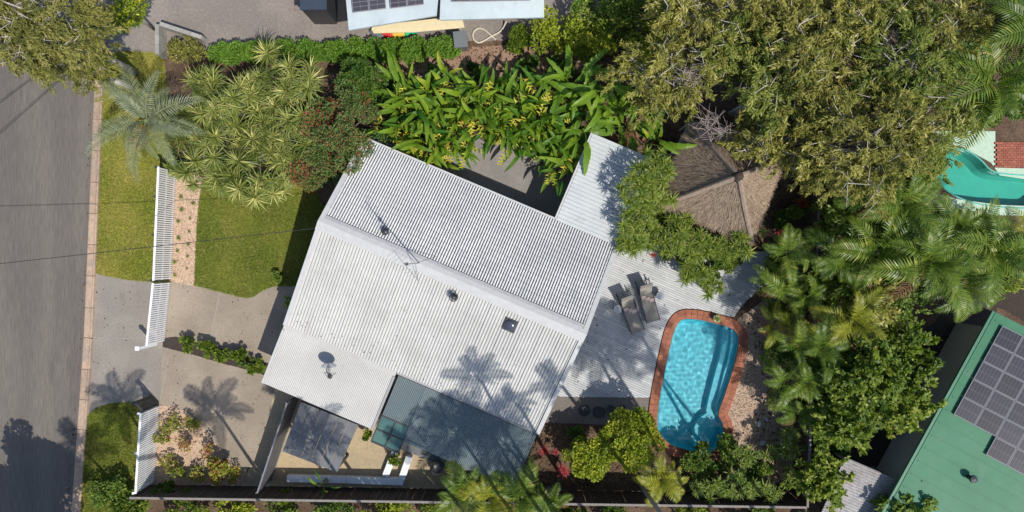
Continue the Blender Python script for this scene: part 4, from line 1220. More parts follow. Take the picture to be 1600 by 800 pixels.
# plain dark flat-topped box left of the pale house
cp = thing('dark_box', 'small dark flat-topped box left of the pale neighbouring roof', 'shed', W(508,5)); c = W(508,5); M['navy'] = surf('navy_sheet', (.035,.05,.075), .15, 5, .6)
m = MB(); a, b_ = W(492,38)-c, W(527,-60)-c; m.box((a.x,a.y,0),(b_.x,b_.y,2.0)); m.build('wall', M['dark_metal'], cp)
m = MB(); m.box((a.x-.06,a.y-.06,2.003),(b_.x+.06,b_.y+.06,2.08)); m.build('roof', M['navy'], cp)
# low block wall round the corner bed
bw_ = thing('block_wall', 'low grey block wall around the bed at the top left corner', 'garden wall', W(258,50)); c = W(258,50)
def blocks(p0,p1,h=.75):
    a, b_ = W(*p0)-c, W(*p1)-c; d = b_-a; L_ = d.length; n_ = max(1,int(L_/.42)); rz = math.atan2(d.y,d.x)
    for j in range(3):
        for i in range(n_):
            m = MB(); m.box((i*L_/n_+.006,-.09,j*.25),((i+1)*L_/n_-.006,.09,j*.25+.244)); o = m.build('block', M['block'], bw_); o.location = a; o.rotation_euler = (0,0,rz)
blocks((258,92),(258,46)); blocks((262,45),(326,66))
# green-roofed house on the right
gh = thing('green_roof_house', 'house with a green metal roof carrying solar panels on the right', 'house', W(1560,720)); c = W(1560,720)
GA, GB, GZ = (1556,488), (1402,768), 3.0
ga, gb = W(*GA,GZ)-c, W(*GB,GZ)-c
gd = (gb-ga).normalized(); gn = Vector((-gd.y,gd.x,0))       # gn points away from the eave to the right
if gn.x < 0: gn = -gn
gs = math.tan(math.radians(9))
def gp_(a, b): return ga+gd*a+gn*b+Vector((0,0,b*gs))
GL = 15.0
m = MB(); m.add([gp_(0,0),gp_(GL,0),gp_(GL,9),gp_(0,9),gp_(0,0)-Vector((0,0,.15)),gp_(GL,0)-Vector((0,0,.15)),gp_(GL,9)-Vector((0,0,.15)),gp_(0,9)-Vector((0,0,.15))],[(0,1,2,3),(0,1,5,4),(3,0,4,7),(7,6,5,4),(1,2,6,5),(2,3,7,6)])
m.build('roof', M['green_roof'], gh)
for i in range(24):
    m = MB(); b0 = .3+i*.62; q = [gp_(b0,.12),gp_(b0+.035,.12),gp_(b0+.035,8.9),gp_(b0,8.9)]
    u_ = Vector((0,0,.022)); m.add([x+Vector((0,0,.004)) for x in q]+[x+u_ for x in q],[(4,5,6,7),(0,1,5,4),(1,2,6,5),(2,3,7,6),(3,0,4,7)]); m.build('roof_rib', M['green_roof'], gh)
hbar('gutter', gp_(0,-.08)-Vector((0,0,.1)), gp_(GL,-.08)-Vector((0,0,.1)), .12, .10, surf('green_gutter',(.045,.16,.10),.1,4,.5), gh)
m = MB(); q = [gp_(.5,.6),gp_(GL-.5,.6),gp_(GL-.5,8.4),gp_(.5,8.4)]
m.add([Vector((x.x,x.y,0)) for x in q]+[Vector((x.x,x.y,2.8)) for x in q],[(0,1,5,4),(1,2,6,5),(2,3,7,6),(3,0,4,7)]); m.build('wall', M['wall'], gh)
o0 = W(1566,509,3.15)-c
ca = (o0-ga).dot(gd); cb = (o0-ga).dot(gn)
pw_, ph_ = .86, .90
for r_ in range(6):
    for k in range(4):
        if r_ == 5 and k < 0: continue
        if r_ >= 5 and k < 2: continue
        if r_ == 4 and False: continue
        o = gp_(ca+r_*pw_, cb+k*ph_)+Vector((0,0,.07))
        solar(gh, c, o, (gp_(1,0)-gp_(0,0))*(pw_-.02), (gp_(0,1)-gp_(0,0))*(ph_-.02))
wv = gp_(ca+6.3, cb+1.7); m = MB(); m.lathe([(.10,-.05),(.10,.25),(.17,.28),(.15,.36),(.03,.40)],14,wv); m.build('roof_vent', M['dark_metal'], gh)
# weathered shed roof below it
ws = thing('weathered_shed', 'shed with a weathered grey corrugated roof beside the green roof', 'shed', W(1340,770)); c = W(1340,770)
wa, wb, wc_, wd = W(1320,714,2.3)-c, W(1408,752,2.3)-c, W(1370,860,2.2)-c, W(1275,820,2.2)-c
nn = 26; vs = []; 
for i in range(nn*2+1):
    t = i/(nn*2); dz_ = .012*math.sin(i*math.pi/1.0*.5*2/1.0+math.pi/4)
    vs += [wa.lerp(wd,t)+Vector((0,0,.045 if i%2 else 0)), wb.lerp(wc_,t)+Vector((0,0,.045 if i%2 else 0))]
m = MB(); m.add(vs,[(2*i+1,2*i,2*i+2,2*i+3) for i in range(nn*2)]); m.build('roof', M['grey_roof'], ws)
for q in (wa,wb,wc_,wd):
    e = q*.93; m = MB(); m.box((e.x-.05,e.y-.05,0),(e.x+.05,e.y+.05,2.15)); m.build('post', M['grey_timber'], ws)
# neighbour's pool with mint paving and brick patio
np_ = thing('neighbour_pool', 'teal swimming pool of the neighbour at the right edge', 'swimming pool', W(1540,290)); c = W(1540,290)
m = MB(); n2 = len(POOL2); vs = []
for d,z in ((.06,.03),(0,.03),(-.02,-.6),(-.15,-.9)): vs += [(x-c.x,y-c.y,z) for x,y in offset(POOL2,d)]
fs = [(i*n2+k,i*n2+(k+1)%n2,(i+1)*n2+(k+1)%n2,(i+1)*n2+k)[::-1] for i in range(3) for k in range(n2)]
lw = offset(POOL2,-.15)
for tr_ in tessellate_polygon([[Vector((x,y,0)) for x,y in lw]]): fs.append(tuple(3*n2+i for i in tr_))
m.add(vs,fs); m.build('pool_shell', M['teal_pool'], np_)
m = MB(); w2 = offset(POOL2,-.005)
m.add([(x-c.x,y-c.y,-.10) for x,y in w2],[t_ for t_ in tessellate_polygon([[Vector((x,y,0)) for x,y in w2]])])
mt, nt, b = base_mat('still_water'); N, L = nt.nodes, nt.links
tr = N.new('ShaderNodeBsdfTransparent'); tr.inputs['Color'].default_value = (.62,.93,.88,1)
gls = N.new('ShaderNodeBsdfGlossy'); gls.inputs['Roughness'].default_value = .05
mx = N.new('ShaderNodeMixShader'); mx.inputs[0].default_value = .05
L.new(tr.outputs[0],mx.inputs[1]); L.new(gls.outputs[0],mx.inputs[2]); L.new(mx.outputs[0],N['Material Output'].inputs['Surface'])
m.build('water', mt, np_)
def bricks(label, p0, p1, rows, cols):
    a = W(*p0); b_ = W(*p1); t = thing('brick_patio', label, 'patio', a)
    w = (b_.x-a.x)/cols; h_ = (a.y-b_.y)/rows
    m = MB(); m.box((.006,.006,.004),(w-.006,h_-.006,.06)); sm = m.mesh('brick', M['brick'])
    for j in range(rows):
        for i in range(cols):
            link('brick', sm, t, (i*w+(w/2 if j%2 else 0), -(j+1)*h_, R.uniform(0,.003)))
bricks('red brick patio above the teal pool', (1553,222), (1640,262), 11, 13)
for (nm,pts,z) in (('pool_surround',[(1440,205),(1555,205),(1555,262),(1700,266),(1700,284),(1640,286),(1562,274),(1548,254),(1502,229),(1466,225),(1440,240)],.012),('pool_surround',[(1452,300),(1500,312),(1560,320),(1700,326),(1700,340),(1550,336),(1460,320)],.012)):
    sheet(nm, pts, z, M['mint'])

# ------------------------------------------------------------------ overhead cables
def cable(label, p0, p1, sag, r_, mat=None, name='overhead_cable'):
    a, b_ = W(*p0), W(*p1); pts = []
    for i in range(25):
        t = i/24; q = a.lerp(b_,t); q.z -= sag*4*t*(1-t); pts.append(q)
    m = MB(); m.tube(pts, r_, 5); o = m.build(name, mat or M['cable']); tag(o, label, 'cable')
cable('thin service cable running from the road to the house gable', (-260,440,6.8), (497,356,3.75), .25, .014)
cable('upper thin power cable crossing the road corner at upper left', (-260,350,5.4), (200,5,5.0), .2, .014)
cable('lower thin power cable crossing the road corner at upper left', (-260,432,5.4), (235,-5,5.0), .2, .014)
# ------------------------------------------------------------------ plants: leaf builders
def blade(mb, base, az, el, L, w, droop, n=4, fold=.25, tint=.5, wprof=None, roll=0.0):
    """a leaf strip with a midrib fold, starting at base, heading az, rising el, bending down by droop"""
    p = Vector(base); e = el; vs = []
    side = Vector((-math.sin(az), math.cos(az), 0))
    for i in range(n+1):
        t = i/n
        d = Vector((math.cos(az)*math.cos(e), math.sin(az)*math.cos(e), math.sin(e)))
        nrm = side.cross(d)*-1
        if nrm.z < 0 and abs(e) < 1.4: nrm = -nrm
        ww = w*(wprof(t) if wprof else max(.06, math.sin(math.pi*min(1,.18+.82*t)**.9)))
        s2 = side*math.cos(roll)+nrm*math.sin(roll)
        vs += [p-s2*ww+nrm*ww*fold, p.copy(), p+s2*ww+nrm*ww*fold]
        p = p + d*(L/n); e -= droop/n
    fs = []
    for i in range(n):
        a = 3*i; fs += [(a,a+3,a+4,a+1),(a+1,a+4,a+5,a+2)]
    mb.add(vs, fs, tint)

def rosette_mesh(name, mat, n, L, w, el0=.15, el1=1.25, droop=(.5,1.3), seg=4, seed=0, tint=(.1,.9), fold=.3):
    r = random.Random(seed); mb = MB(); ga = 2.39996
    for i in range(n):
        f = i/(n-1)
        el = el0+(el1-el0)*f+r.uniform(-.12,.12)
        blade(mb, (0,0,.02*f), i*ga+r.uniform(-.25,.25), el, L*r.uniform(.75,1.1)*(1-.3*f), w*r.uniform(.8,1.15), r.uniform(*droop)*(1-.4*f), seg, fold, tint[0]+(tint[1]-tint[0])*min(1,max(0,(.25+.5*f+r.gauss(0,.22)))))
    return mb.mesh(name, mat)

def frond_mesh(name, mat, L=2.2, lw=.075, ll=.62, n=22, el=.9, droop=1.7, ldroop=.5, seed=0, tint=(.1,.9), vee=.25):
    """feather palm frond: arching rib with a row of leaflets on each side"""
    r = random.Random(seed); mb = MB(); N_ = 14
    p = Vector((0,0,0)); e = el; pts = [p.copy()]; dirs = []
    for i in range(N_):
        d = Vector((math.cos(e),0,math.sin(e))); dirs.append(d); p = p+d*(L/N_); pts.append(p.copy()); e -= droop/N_*(.5+i/N_)
    dirs.append(dirs[-1])
    mb.tube(pts, [.028*(1-.85*i/N_) for i in range(N_+1)], 5, False, .55)
    for k in range(n):
        t = .14+.86*(k+.5)/n; x = t*N_; i = min(N_-1,int(x)); f = x-i
        q = pts[i].lerp(pts[i+1],f); d = dirs[i]; nr = Vector((-d.z,0,d.x))
        prof = math.sin(math.pi*min(1,(.18+.78*t)))**.7
        for s in (-1,1):
            sd = Vector((0,s,0))
            lead = .35+.75*t
            v = (sd*1.0 + d*lead + nr*(vee+r.uniform(-.12,.12))).normalized()
            l_ = ll*prof*r.uniform(.85,1.1); w = lw*(.6+.5*prof)
            mid = q+v*l_*.5; v2 = (v+Vector((0,0,-ldroop*r.uniform(.6,1.3)))).normalized(); tip = mid+v2*l_*.5
            a = d*w*.5
            mb.add([q-a*.5,q+a*.5,mid+a,mid-a,tip], [(0,1,2,3),(3,2,4)], tint[0]+(tint[1]-tint[0])*min(1,max(0,.45+r.gauss(0,.2)+.2*(t-.5))))
    return mb.mesh(name, mat)

def paddle_mesh(name, mat, L=1.2, w=.17, pet=.5, el=1.0, droop=1.2, seed=0, tint=.5, tear=.0):
    r = random.Random(seed); mb = MB()
    n = 9; e = el; p = Vector((0,0,0)); d = Vector((math.cos(e),0,math.sin(e)))
    q = p+d*pet; mb.tube([p,p.lerp(q,.5),q],[.022,.018,.014],5,False,tint*.8)
    pts = []; nn = []
    p = q
    for i in range(n+1):
        d = Vector((math.cos(e),0,math.sin(e))); pts.append(p.copy()); nn.append(Vector((-d.z,0,d.x))); p = p+d*(L/n); e -= droop/n
    prof = [ (math.sin(math.pi*(.06+.94*(i/n))**.75))**.6 if 0<i<n else .08 for i in range(n+1)]
    for s in (-1,1):
        for i in range(n):
            sk = r.uniform(-1,1)*tear
            a, b = pts[i], pts[i+1]
            wa, wb = w*prof[i]*(1+sk*.4), w*prof[i+1]*(1+sk*.4)
            lift = .30+.25*r.uniform(-1,1)*(tear+.15)
            vs = [a, b, b+Vector((0,s*wb,0))+nn[i+1]*wb*lift, a+Vector((0,s*wa,0))+nn[i]*wa*lift]
            mb.add(vs, [(0,1,2,3) if s<0 else (3,2,1,0)], min(1,max(0,tint+r.uniform(-.10,.10))))
    return mb.mesh(name, mat)

def cloud(name, mat, clumps, per, leaf, ratio, seed, spread=1.0, tint_mu=.45, tint_sd=.22, droop=0.0, flat=.6, parent=None):
    """leaf-sized faces spread through clumps: clumps = (x,y,z,r) rows"""
    g = np.random.default_rng(seed); C = np.array(clumps, float)
    k = np.repeat(np.arange(len(C)), (per*(C[:,3]/C[:,3].mean())**2).astype(int)+6)
    n = len(k); d = g.normal(0,1,(n,3)); d /= np.linalg.norm(d,axis=1)[:,None]
    rad = g.uniform(.35,1.0,n)**.55
    P = C[k,:3]+d*(rad*C[k,3])[:,None]*np.array([1,1,flat])*spread
    ax = d*.8+g.normal(0,.65,(n,3))+np.array([0,0,.15-droop]); ax /= np.linalg.norm(ax,axis=1)[:,None]
    up = np.array([0,0,1.0])+g.normal(0,.45,(n,3)); sd = np.cross(ax,up); sd /= np.linalg.norm(sd,axis=1)[:,None]+1e-9
    nm = np.cross(sd,ax)
    l_ = leaf*g.uniform(.65,1.3,n); w = l_*ratio
    V = np.empty((n,4,3))
    V[:,0] = P; V[:,1] = P+ax*(l_*.45)[:,None]+sd*w[:,None]+nm*(w*.3)[:,None]
    V[:,2] = P+ax*l_[:,None]; V[:,3] = P+ax*(l_*.45)[:,None]-sd*w[:,None]+nm*(w*.3)[:,None]
    cl = g.normal(0,.16,len(C))
    T = np.clip(tint_mu+cl[k]+g.normal(0,tint_sd,n),0,1)
    return np_mesh(name, V.reshape(-1,3), np.arange(n*4).reshape(-1,4), mat, T)

def make_clumps(rx, ry, rz, n, cr, seed, bias=.35):
    g = random.Random(seed); out = []
    for i in range(n):
        while True:
            x,y,z = g.uniform(-1,1),g.uniform(-1,1),g.uniform(-.5,1)
            q = x*x+y*y+z*z
            if bias < q < 1: break
        k_ = g.choice((.8,.9,1.0,1.12))
        out.append((x*rx*k_,y*ry*k_,z*rz*.85,cr*g.choice((.45,.7,.9,1.1,1.35))))
    return out

def trunk_limbs(mb, top, clumps, r0, seed, nl=9, bend=.25):
    """tapered trunk from the ground to just under the crown, limbs to some of the clumps"""
    g = random.Random(seed)
    fork = Vector((g.uniform(-.15,.15)*top, g.uniform(-.15,.15)*top*.5, top*.55))
    mb.tube([(0,0,0),(fork.x*.4,fork.y*.4,fork.z*.5),fork],[r0,r0*.8,r0*.65],8)
    for c in g.sample(list(clumps), min(nl,len(clumps))):
        e = Vector((c[0],c[1],c[2]+top+c[3]*.35)); m_ = fork.lerp(e,.5)+Vector((g.uniform(-.2,.2),g.uniform(-.2,.2),g.uniform(.0,.3)))
        mb.tube([fork,m_,e],[r0*.5,r0*.28,r0*.08],6,False)
        for _ in range(3):
            s_ = m_.lerp(e,g.uniform(.1,.8)); mb.tube([s_, s_+Vector((g.uniform(-1,1),g.uniform(-1,1),g.uniform(-.1,.5)))*c[3]*1.1],[r0*.13,r0*.04],4,False)

def tree(name, label, px, h, r, mat, cat='tree', group=None, ry=None, rz=None, nclump=26, cr=None, per=420, leaf=.13, ratio=.3, seed=1, bark='bark', r0=.12, droop=0., nl=9, tint=.45, bias=.35, world=None):
    """px: photo pixel of the crown's middle, h: height of the crown's middle"""
    p = world if world is not None else W(px[0],px[1],h)
    t = thing(name, label, cat, (p.x,p.y,0), 0, group)
    ry = ry or r; rz = rz or r*.55
    cl = make_clumps(r,ry,rz,nclump,cr or r*.32,seed,bias)
    me = cloud('crown', M[mat], cl, per, leaf, ratio, seed, 1.0, tint, .22, droop)
    link('crown', me, t, (0,0,h))
    mb = MB(); trunk_limbs(mb, h, cl, r0, seed, nl); mb.build('trunk', M[bark], t, True)
    return t

def shrub(name, label, px, h, r, mat, cat='shrub', group=None, leaf=.09, ratio=.42, seed=1, per=230, nclump=14, tint=.45, rz=None, ry=None):
    """a bush that is leafy down to the ground; h is its full height"""
    p = W(px[0],px[1],h*.6); t = thing(name, label, cat, (p.x,p.y,0), 0, group)
    cl = make_clumps(r,ry or r,rz or h*.42,nclump,r*.38,seed,.2)
    link('foliage', cloud('foliage', M[mat], cl, per, leaf, ratio, seed, 1.0, tint, .22), t, (0,0,h*.56))
    mb = MB(); g = random.Random(seed)
    for k in range(min(6,len(cl))):
        c = cl[k]; mb.tube([(0,0,0),(c[0]*.4,c[1]*.4,h*.3),(c[0],c[1],c[2]+h*.56)],[.035,.025,.008],5,False)
    mb.build('stem', M['bark'], t)
    return t

# shared leaf meshes -------------------------------------------------
FR = {}
for nm,mt,kw in (('palm','palm',{}),('gold','palm_gold',{}),('blue','palm_blue',dict(L=2.9,ll=.55,lw=.062,n=25,droop=1.5,vee=.3,ldroop=.45,el=.75))):
    FR[nm] = []
    for s in range(4):
        k = dict(L=2.2, el=.55+.22*s, droop=1.5+.2*s, seed=s+1); k.update(kw); 
        if 'el' in kw: k['el'] = .25+.30*s
        FR[nm].append(frond_mesh('frond', M[mt], **k))
DEADF = [frond_mesh('frond', M['dead'], L=2.0, lw=.05, ll=.5, n=18, el=.1-.3*s, droop=1.6, ldroop=.9, seed=70+s) for s in range(2)]
ROS = {
 'strap': [rosette_mesh('leaf_rosette', M['strap'], 54, .92, .022, -.25, 1.35, (.6,2.1), 5, s, (.05,1.0)) for s in range(5)],
 'drac': [rosette_mesh('leaf_rosette', M['drac'], 36, .46, .021, -.15, 1.3, (.3,.9), 3, 20+s, (.05,.95)) for s in range(5)],
 'ros': [rosette_mesh('leaf_rosette', M['ros'], 30, .44, .026, .05, 1.3, (.2,.7), 3, 40+s, (.1,1.0)) for s in range(4)],
 'red': [rosette_mesh('leaf_rosette', M['redleaf'], 26, .38, .036, .15, 1.3, (.3,.9), 3, 60+s, (.1,1.0)) for s in range(2)],
}
PAD = {
 'heli': [paddle_mesh('leaf', M['heli'], .85+.16*(s%3), .088+.016*(s%2), .35, .5+.16*s, 1.0+.22*(s%4), s, .08+.075*s) for s in range(8)],
 'banana': [paddle_mesh('leaf', M['banana'], 1.5, .135, .45, .45+.25*s, 1.0+.2*s, 30+s, .3+.12*s, .5) for s in range(4)],
 'dead': [paddle_mesh('leaf', M['dead'], .9, .13, .2, -.2+.2*s, 1.0, 50+s, .3+.3*s, .7) for s in range(2)],
}

def spray_cloud(name, mat, rx, ry, rz, n_spray, per, leaf, ratio, seed, tint_mu=.45):
    """feathery crown: drooping sprays of narrow leaves gathered along branchlets, with gaps between branches"""
    g = np.random.default_rng(seed)
    nb = max(6, n_spray//9)
    bc = g.normal(0,1,(nb,3)); bc /= np.linalg.norm(bc,axis=1)[:,None]; bc *= (g.uniform(.15,1,nb)**.5)[:,None]
    bc[:,2] = np.abs(bc[:,2])*g.choice([1,1,-.4],nb)
    k = g.integers(0,nb,n_spray)
    S = bc[k]*np.array([rx,ry,rz])+g.normal(0,1,(n_spray,3))*np.array([.30,.30,.20])
    dirs = np.stack([bc[k,0]+g.normal(0,.7,n_spray), bc[k,1]+g.normal(0,.7,n_spray), g.normal(-.15,.35,n_spray)],1); dirs /= np.linalg.norm(dirs,axis=1)[:,None]
    q = np.repeat(np.arange(n_spray), per); n = len(q)
    t = g.uniform(0,1,n); slen = g.uniform(.25,.6,n_spray)
    P = S[q]+dirs[q]*(t*slen[q])[:,None]+g.normal(0,.045,(n,3)); P[:,2] -= .12*t*t
    ax = dirs[q]*.9+g.normal(0,.55,(n,3))+np.array([0,0,-.05]); ax /= np.linalg.norm(ax,axis=1)[:,None]
    sd = np.cross(ax, np.array([0,0,1.0])+g.normal(0,.5,(n,3))); sd /= np.linalg.norm(sd,axis=1)[:,None]+1e-9
    l_ = leaf*g.uniform(.6,1.4,n); w = l_*ratio
    V = np.empty((n,4,3)); V[:,0] = P; V[:,1] = P+ax*(l_*.45)[:,None]+sd*w[:,None]; V[:,2] = P+ax*l_[:,None]; V[:,3] = P+ax*(l_*.45)[:,None]-sd*w[:,None]
    T = np.clip(tint_mu+g.normal(0,.16,n_spray)[q]+g.normal(0,.16,n)+.12*(t-.5),0,1)
    me = np_mesh(name, V.reshape(-1,3), np.arange(n*4).reshape(-1,4), mat, T)
    return me, bc*np.array([rx,ry,rz])

def wispy(label, px, h, rx, ry, mat, seed, dens=1.0, rz=1.3, name='paperbark_tree', group='wispy khaki trees'):
    p = W(px[0],px[1],h); t = thing(name, label, 'tree', (p.x,p.y,0), 0, group)
    ns = int(95*dens*rx*ry)+30
    me, bc = spray_cloud('crown', M[mat], rx, ry, rz, ns, 46, .17, .13, seed)
    link('crown', me, t, (0,0,h))
    g = random.Random(seed); mb = MB(); fork = Vector((g.uniform(-.4,.4),g.uniform(-.4,.4),h*.6))
    mb.tube([(0,0,0),(fork.x*.3,fork.y*.3,h*.3),fork],[.17,.14,.11],8)
    for b in bc:
        e = Vector((b[0]*1.05,b[1]*1.05,b[2]+h+.12)); m_ = fork.lerp(e,.55)+Vector((g.uniform(-.25,.25),g.uniform(-.25,.25),g.uniform(.1,.45)))
        mb.tube([fork,m_,e],[.065,.04,.014],6,False)
        for _ in range(5):
            s_ = m_.lerp(e,g.uniform(0,1)); e2 = s_+Vector((g.gauss(0,.4),g.gauss(0,.4),g.uniform(.0,.3))); mb.tube([s_,e2],[.018,.006],4,False)
    mb.build('trunk', M['pale_bark'], t, True)
    return t

def loose_tree(label, px, h, rx, ry, mat, seed, group):
    """broadleaf tree with leaves gathered on branchlets"""
    p = W(px[0],px[1],h); t = thing('garden_tree', label, 'tree', (p.x,p.y,0), 0, group)
    g = random.Random(seed)
    me, bc = spray_cloud('crown', M[mat], rx*.85, ry*.85, 1.1, int(85*rx*ry)+35, 40, g.choice((.14,.17,.20)), g.choice((.24,.30)), seed, .54)
    link('crown', me, t, (0,0,h)); mb = MB(); fork = Vector((g.uniform(-.3,.3),g.uniform(-.3,.3),h*.55))
    mb.tube([(0,0,0),(fork.x*.3,fork.y*.3,h*.3),fork],[.12,.10,.08],8)
    for b in bc:
        e = Vector((b[0],b[1],b[2]+h)); mb.tube([fork,fork.lerp(e,.5)+Vector((0,0,.2)),e],[.05,.03,.01],5,False)
    mb.build('trunk', M['bark'], t, True)
    return t

def palm(name, label, base, h, frond='palm', n=14, sc=1.0, group=None, seed=0, crown=None, r0=.11, cat='palm tree', pxh=True, stems=1):
    """base: photo pixel of the foot (pxh False) or of the crown (pxh True); crown: world xy of the crown when the stem leans"""
    g = random.Random(seed)
    b = W(base[0],base[1],h) if pxh else W(base[0],base[1])
    b = Vector((b.x,b.y,0)); t = thing(name, label, cat, b, 0, group)
    for s in range(stems):
        top = Vector((0,0,h)) if crown is None else Vector((crown[0]-b.x, crown[1]-b.y, h))
        if stems > 1:
            a = 2*math.pi*s/stems+g.uniform(-.4,.4); top = Vector((math.cos(a)*.55*sc, math.sin(a)*.55*sc, h*g.uniform(.75,1.1)))
        rr = r0*(.5 if stems>1 else 1)
        mb = MB(); k = 9
        mb.tube([Vector((top.x*(i/k)**1.5, top.y*(i/k)**1.5, top.z*i/k)) for i in range(k+1)], [rr*(1.25-.45*i/k+.04*(i%2)) for i in range(k+1)], 9); mb.build('trunk', M['palm_trunk'], t, True)
        mb = MB(); mb.tube([top-Vector((0,0,.05)), top+Vector((0,0,.35*sc)), top+Vector((0,0,.7*sc))],[rr*1.05,rr*.9,rr*.4],8); mb.build('crownshaft', M['green_stem'], t, True)
        nf = n if stems == 1 else max(5,n//stems+1)
        for i in range(nf):
            q = i/nf; me = FR[frond][min(3,int(q*4))]
            o = link('frond', me, t, top+Vector((0,0,.45*sc)), (g.uniform(-.45,.45), g.uniform(-.28,.28), i*2.39996+g.uniform(-.5,.5)), sc*g.uniform(.65,1.15))
        for i in range(g.choice((0,1,1,2))):
            link('frond', DEADF[i%2], t, top+Vector((0,0,.25*sc)), (g.uniform(-.3,.3), g.uniform(-.1,.2), g.uniform(0,6.28)), sc*g.uniform(.8,1.05))
    return t

def rosettes(name, label, px, h, spots, kind, sc=1.0, cat='plant', group=None, seed=0, stem='bark', r0=.04, tilt=.5, spread_h=.5):
    """several stems, each ending in a leaf rosette; spots = (dx,dy) photo pixels from px"""
    g = random.Random(seed); b = W(px[0],px[1],h); t = thing(name, label, cat, (b.x,b.y,0), 0, group)
    mb = MB()
    for i,(dx,dy) in enumerate(spots):
        hh = h*(1-spread_h*g.random()*min(1,math.hypot(dx,dy)/60)); q = W(px[0]+dx,px[1]+dy,hh)-b; q.z = hh
        mb.tube([(q.x*.15,q.y*.15,0),(q.x*.5,q.y*.5,hh*.55),(q.x,q.y,hh)],[r0*1.3,r0,r0*.6],6,False)
        ln = math.hypot(q.x,q.y)+.01; tl = min(tilt, ln*.35)+(g.uniform(0,.5) if kind == 'strap' else 0); az = math.atan2(q.y,q.x)+(g.gauss(0,.7) if kind == 'strap' else 0)
        rot = (Matrix.Rotation(az,3,'Z') @ Matrix.Rotation(tl,3,'Y') @ Matrix.Rotation(g.uniform(0,6.28),3,'Z')).to_euler()
        link('leaf_rosette', ROS[kind][g.randrange(len(ROS[kind]))], t, q, rot, sc*g.uniform(.65,1.25))
    mb.build('stem', M[stem], t)
    return t

def disc(n, rx, ry, seed, mind=0):
    g = random.Random(seed); out = []; tries = 0
    while len(out) < n and tries < 4000:
        tries += 1
        x,y = g.uniform(-1,1),g.uniform(-1,1)
        if x*x+y*y > 1: continue
        p = (x*rx,y*ry)
        if all(math.hypot(p[0]-q[0],p[1]-q[1]) > mind for q in out): out.append(p)
    return out

def paddles(name, label, px, h, n, kinds, sc=1.0, cat='plant', group=None, seed=0, spread=.35, bias=None, bracts=0):
    g = random.Random(seed); b = W(px[0],px[1],h*.85); t = thing(name, label, cat, (b.x,b.y,0), 0, group)
    mb = MB()
    for i in range(n):
        kd = kinds[g.randrange(len(kinds))]
        a = g.uniform(0,6.28); r_ = spread*math.sqrt(g.random()); x,y = r_*math.cos(a), r_*math.sin(a)
        z = h*g.uniform(.45,.92)
        if i % 2 == 0: mb.tube([(x*.6,y*.6,0),(x*.8,y*.8,z*.6),(x,y,z)],[.035,.03,.02],5,False)
        az = a+g.gauss(0,.7)
        if bias is not None and g.random() < bias[1]: az = bias[0]+g.gauss(0,.7)
        lst = PAD[kd]
        link('leaf', lst[g.randrange(len(lst))], t, (x,y,z), (g.uniform(-.5,.5),g.uniform(-.25,.25),az), sc*g.uniform(.75,1.2))
    for i in range(bracts):
        a = g.uniform(0,6.28); r_ = spread*1.1*math.sqrt(g.random()); az = a+g.gauss(0,.6)
        if bias is not None and g.random() < .6: az = bias[0]+g.gauss(0,.6)
        link('flower_spike', BRA[g.randrange(3)], t, (r_*math.cos(a),r_*math.sin(a),h*g.uniform(.75,1.0)), (g.uniform(-.4,.4),g.uniform(-.2,.4),az), g.uniform(.8,1.35))
    mb.build('stem', M['green_stem'], t)
    return t
def bract_mesh(seed):
    r = random.Random(seed); mb = MB(); n = 11; p = Vector((0,0,0)); e = .3
    pts = []
    for i in range(n+1):
        pts.append(p.copy()); p = p+Vector((math.cos(e),0,math.sin(e)))*.07; e -= .16
    mb.tube(pts,[.012]*len(pts),4,False,.2)
    for i in range(1,n):
        s = 1 if i%2 else -1; q = pts[i]; L_ = .20*(1-.5*i/n)
        tip = q+Vector((.06,s*L_,.05)); mb.add([q-Vector((.03,0,0)), q+Vector((.045,0,.02)), tip, q+Vector((.02,s*L_*.4,-.05))],[(0,1,2),(0,2,3)], .35+.5*r.random())
    return mb.mesh('flower_spike', M['bract'])
BRA = [bract_mesh(s) for s in range(3)]
ORD = ['first','second','third','fourth','fifth','sixth','seventh','eighth','ninth','tenth','eleventh','twelfth','thirteenth','fourteenth','fifteenth','sixteenth','seventeenth','eighteenth']
# ------------------------------------------------------------------ front garden
palm('silver_palm', 'silvery grey feather palm beside the front fence corner', (238,192), 3.4, 'blue', 16, .88, seed=3, r0=.16)
ST = [((330,238),2.6,62,58,17,'broad yellow-striped screw palm above the front lawn'),
      ((405,262),2.7,62,52,17,'yellow-striped screw palm overhanging the front lawn edge'),
      ((448,205),3.0,52,52,14,'yellow-striped screw palm behind the front lawn beside the red-tinged shrub'),
      ((342,165),3.1,30,28,6,'small screw palm above the broad striped one'),
      ((462,128),3.2,52,26,9,'pale striped screw palm at the top boundary'),
      ((398,180),2.4,34,28,6,'lone screw palm in the dark gap of the top left bed'),
      ((395,138),2.7,26,18,5,'screw palm between the hedge and the lone one'),
      ((325,128),2.3,24,14,4,'low screw palm near the block wall bed'),
      ((300,200),2.2,30,30,5,'screw palm touching the silvery palm')]
for i,(c,h,rx,ry,n_,lb) in enumerate(ST):
    rosettes('screw_palm', lb, c, h, disc(int(n_*1.7),rx,ry,i+5,9), 'strap', .95, 'screw palm', 'striped screw palms', i+5, tilt=.8, r0=.05)
tree('bougainvillea', 'dark red-tinged bougainvillea shrub at the top left end of the tiled roof', (540,215), 2.6, 1.75, 'boug', 'shrub', None, 2.0, 1.2, 40, .45, 300, .085, .42, 4, r0=.08, tint=.5)
tree('bougainvillea', 'smaller red-tinged shrub beside the front lawn and gable', (490,262), 2.1, 1.25, 'boug', 'shrub', None, 1.2, .9, 24, .40, 280, .085, .42, 5, r0=.06, tint=.5)
